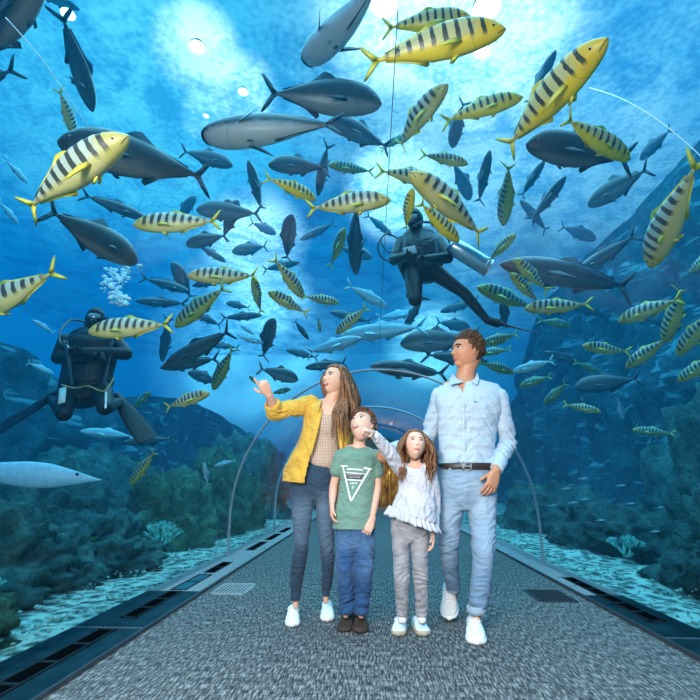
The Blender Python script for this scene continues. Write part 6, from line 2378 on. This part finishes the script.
        pobj('collar_point', solidify_mesh(me, .006), mt, r, co_, smooth=False)
    for E, Wr in ((E1, W1), (E2, W2)):
        bm = bmesh.new()
        tube(bm, [E.lerp(Wr, .76), E.lerp(Wr, .78), E.lerp(Wr, .95), E.lerp(Wr, .96)], [.038, .0425, .0405, .037], n=18, sub=1, flat=True)
        pobj('cuff', bm, mt, r, sh)
    # belt
    c, q = sec(439.2, 493.8, 466.8, Y, .655, 1.02)
    bm = bmesh.new()
    ring = [c + Vector((math.cos(a) * q[0], math.sin(a) * q[1], 0)) for a in [2 * math.pi * i / 48 for i in range(49)]]
    tube(bm, ring, [(.022, .004)] * 49, n=8, sub=1, cap=False, hint=Vector((0, 0, 1)), sq=4)
    bt = pobj('belt', bm, mat('leather_dark', (.035, .022, .015), .45), r)
    bm = bmesh.new()
    o_ = c + Vector((-.02, -q[1] - .006, 0))
    for lo, hi in (((-.028, -.003, .018), (.028, .003, .025)), ((-.028, -.003, -.025), (.028, .003, -.018)), ((-.028, -.003, -.025), (-.021, .003, .025)), ((.021, -.003, -.025), (.028, .003, .025)), ((-.02, -.004, -.003), (.026, 0, .003))):
        box(bm, [o_[i] + lo[i] for i in range(3)], [o_[i] + hi[i] for i in range(3)])
    pobj('buckle', bm, M_STEEL, r, bt, smooth=False)
    # jeans
    mj = denim('denim_pale', (.17, .28, .40), (.48, .62, .74), .3, 1.0)
    P1, R1 = secs([(438.5, 493.8, 468, Y, .64), (437.5, 495.5, 478, Y, .64), (436.8, 496.5, 488, Y, .62), (436.8, 496.5, 496, Y, .56)])
    P2, R2 = secs([(436.6, 466, 495, Y, .95), (437.3, 463, 510, Y, .98), (437.9, 460.5, 524, Y + .01, 1), (438.6, 459, 540, Y + .02, 1.02), (440, 458.2, 556, Y + .06, 1.03), (443, 458.2, 570, Y + .13, 1.03), (446, 460, 583, Y + .21, 1.0), (447, 461, 588, Y + .24, 1.0)])
    P3, R3 = secs([(464.5, 496.4, 495, Y, .95), (467.5, 496, 510, Y - .02, .98), (470.5, 495.6, 526, Y - .04, 1), (472, 495, 544, Y - .08, 1.02), (473.2, 492.6, 560, Y - .10, 1.03), (472.3, 490.8, 578, Y - .11, 1.02), (470.8, 488.6, 595, Y - .12, 1.0), (469, 486.5, 606, Y - .12, 1.0)])
    zn = [(atY(448, 545, Y - .06), .09, 1.5), (atY(483, 550, Y - .16), .09, 1.6), (atY(480, 592, Y - .16), .08, 1.6), (atY(453, 580, Y + .15), .07, 1.5), (atY(466, 497, Y - .1), .10, 1.2)]
    j = pobj('jeans', limb_cloth([(P1, R1, dict(n=22)), (P2, R2, dict(n=18, flat=True)), (P3, R3, dict(n=18, flat=True))], .006, folds(.010, 10, 28, 4, zn)), mj, r)
    mc = denim('denim_cuff', (.26, .37, .46), (.46, .56, .64), .0, 1.0)
    for (l, rr_, y, yy, up) in ((446.0, 460.8, 586.5, Y + .235, Vector((.1, -.45, 1))), (467.2, 485.6, 609.5, Y - .12, Vector((0, 0, 1)))):
        c, q = sec(l, rr_, y, yy, 1.0, 1.05)
        up = up.normalized() * .020
        bm = bmesh.new()
        tube(bm, [c + up, c + up * .9, c - up * .9, c - up], [(q[0] * .92, q[1] * .92), q, q, (q[0] * .92, q[1] * .92)], n=20, sub=1, flat=True)
        pobj('cuff', bm, mc, r, j)
    # shoes
    mu = mat('shoe_grey', (.62, .60, .57), .7)
    shoe(r, atZ(477.0, 645.5, 0), 9, .285, .108, .10, M_WHITE, M_SOLEW, M_LACE, stripe=mat('stripe_black', (.02, .02, .02), .6))
    shoe(r, atZ(449.5, 622, 0) + Vector((0, 0, .012)), 12, .275, .105, .098, mu, M_SOLEW, M_LACE, pitch=30, stripe=mat('stripe_dark', (.02, .02, .02), .6))
    # hair
    mh = hair_mat('hair_dark_brown', (.022, .010, .006), (.13, .06, .03))
    bm = bmesh.new()
    keep = lambda d: not (d.y > .38 and d.z < .56) and not (d.z < -.42) and not (abs(d.x) > .45 and d.z < .02 and d.y > -.32) and not (d.y > .18 and d.z < .30)
    scalp(bm, C, M, H, keep, 1.03, lambda d: .10 * max(0, d.z) * (1 + .5 * d.y) + .02 * max(0, -d.y), **kw)
    rnd = random.Random(2)
    for i in range(420):
        d = Vector((rnd.uniform(-1, 1), rnd.uniform(-1, .8), rnd.uniform(.0, 1))).normalized()
        if not keep(d): continue
        top = max(0, d.z - .45) * 1.6
        p0 = C + M @ (head_point(d, **kw) * H * (1.03 + .09 * max(0, d.z)))
        n_ = (M @ d)
        fw = (M @ Vector((.15 * d.x, -.75 if d.z < .8 else -.5, -.35 if d.z < .5 else .15))).normalized()
        p2 = p0 + fw * (.022 + .02 * top) + n_ * (.003 + .012 * top * (1 if d.y > 0 else .3))
        lock(bm, [p0 - n_ * .004, p0.lerp(p2, .5) + n_ * (.005 + .010 * top), p2], .0055 + .003 * top)
    pobj('hair', bm, mh, r)
man()
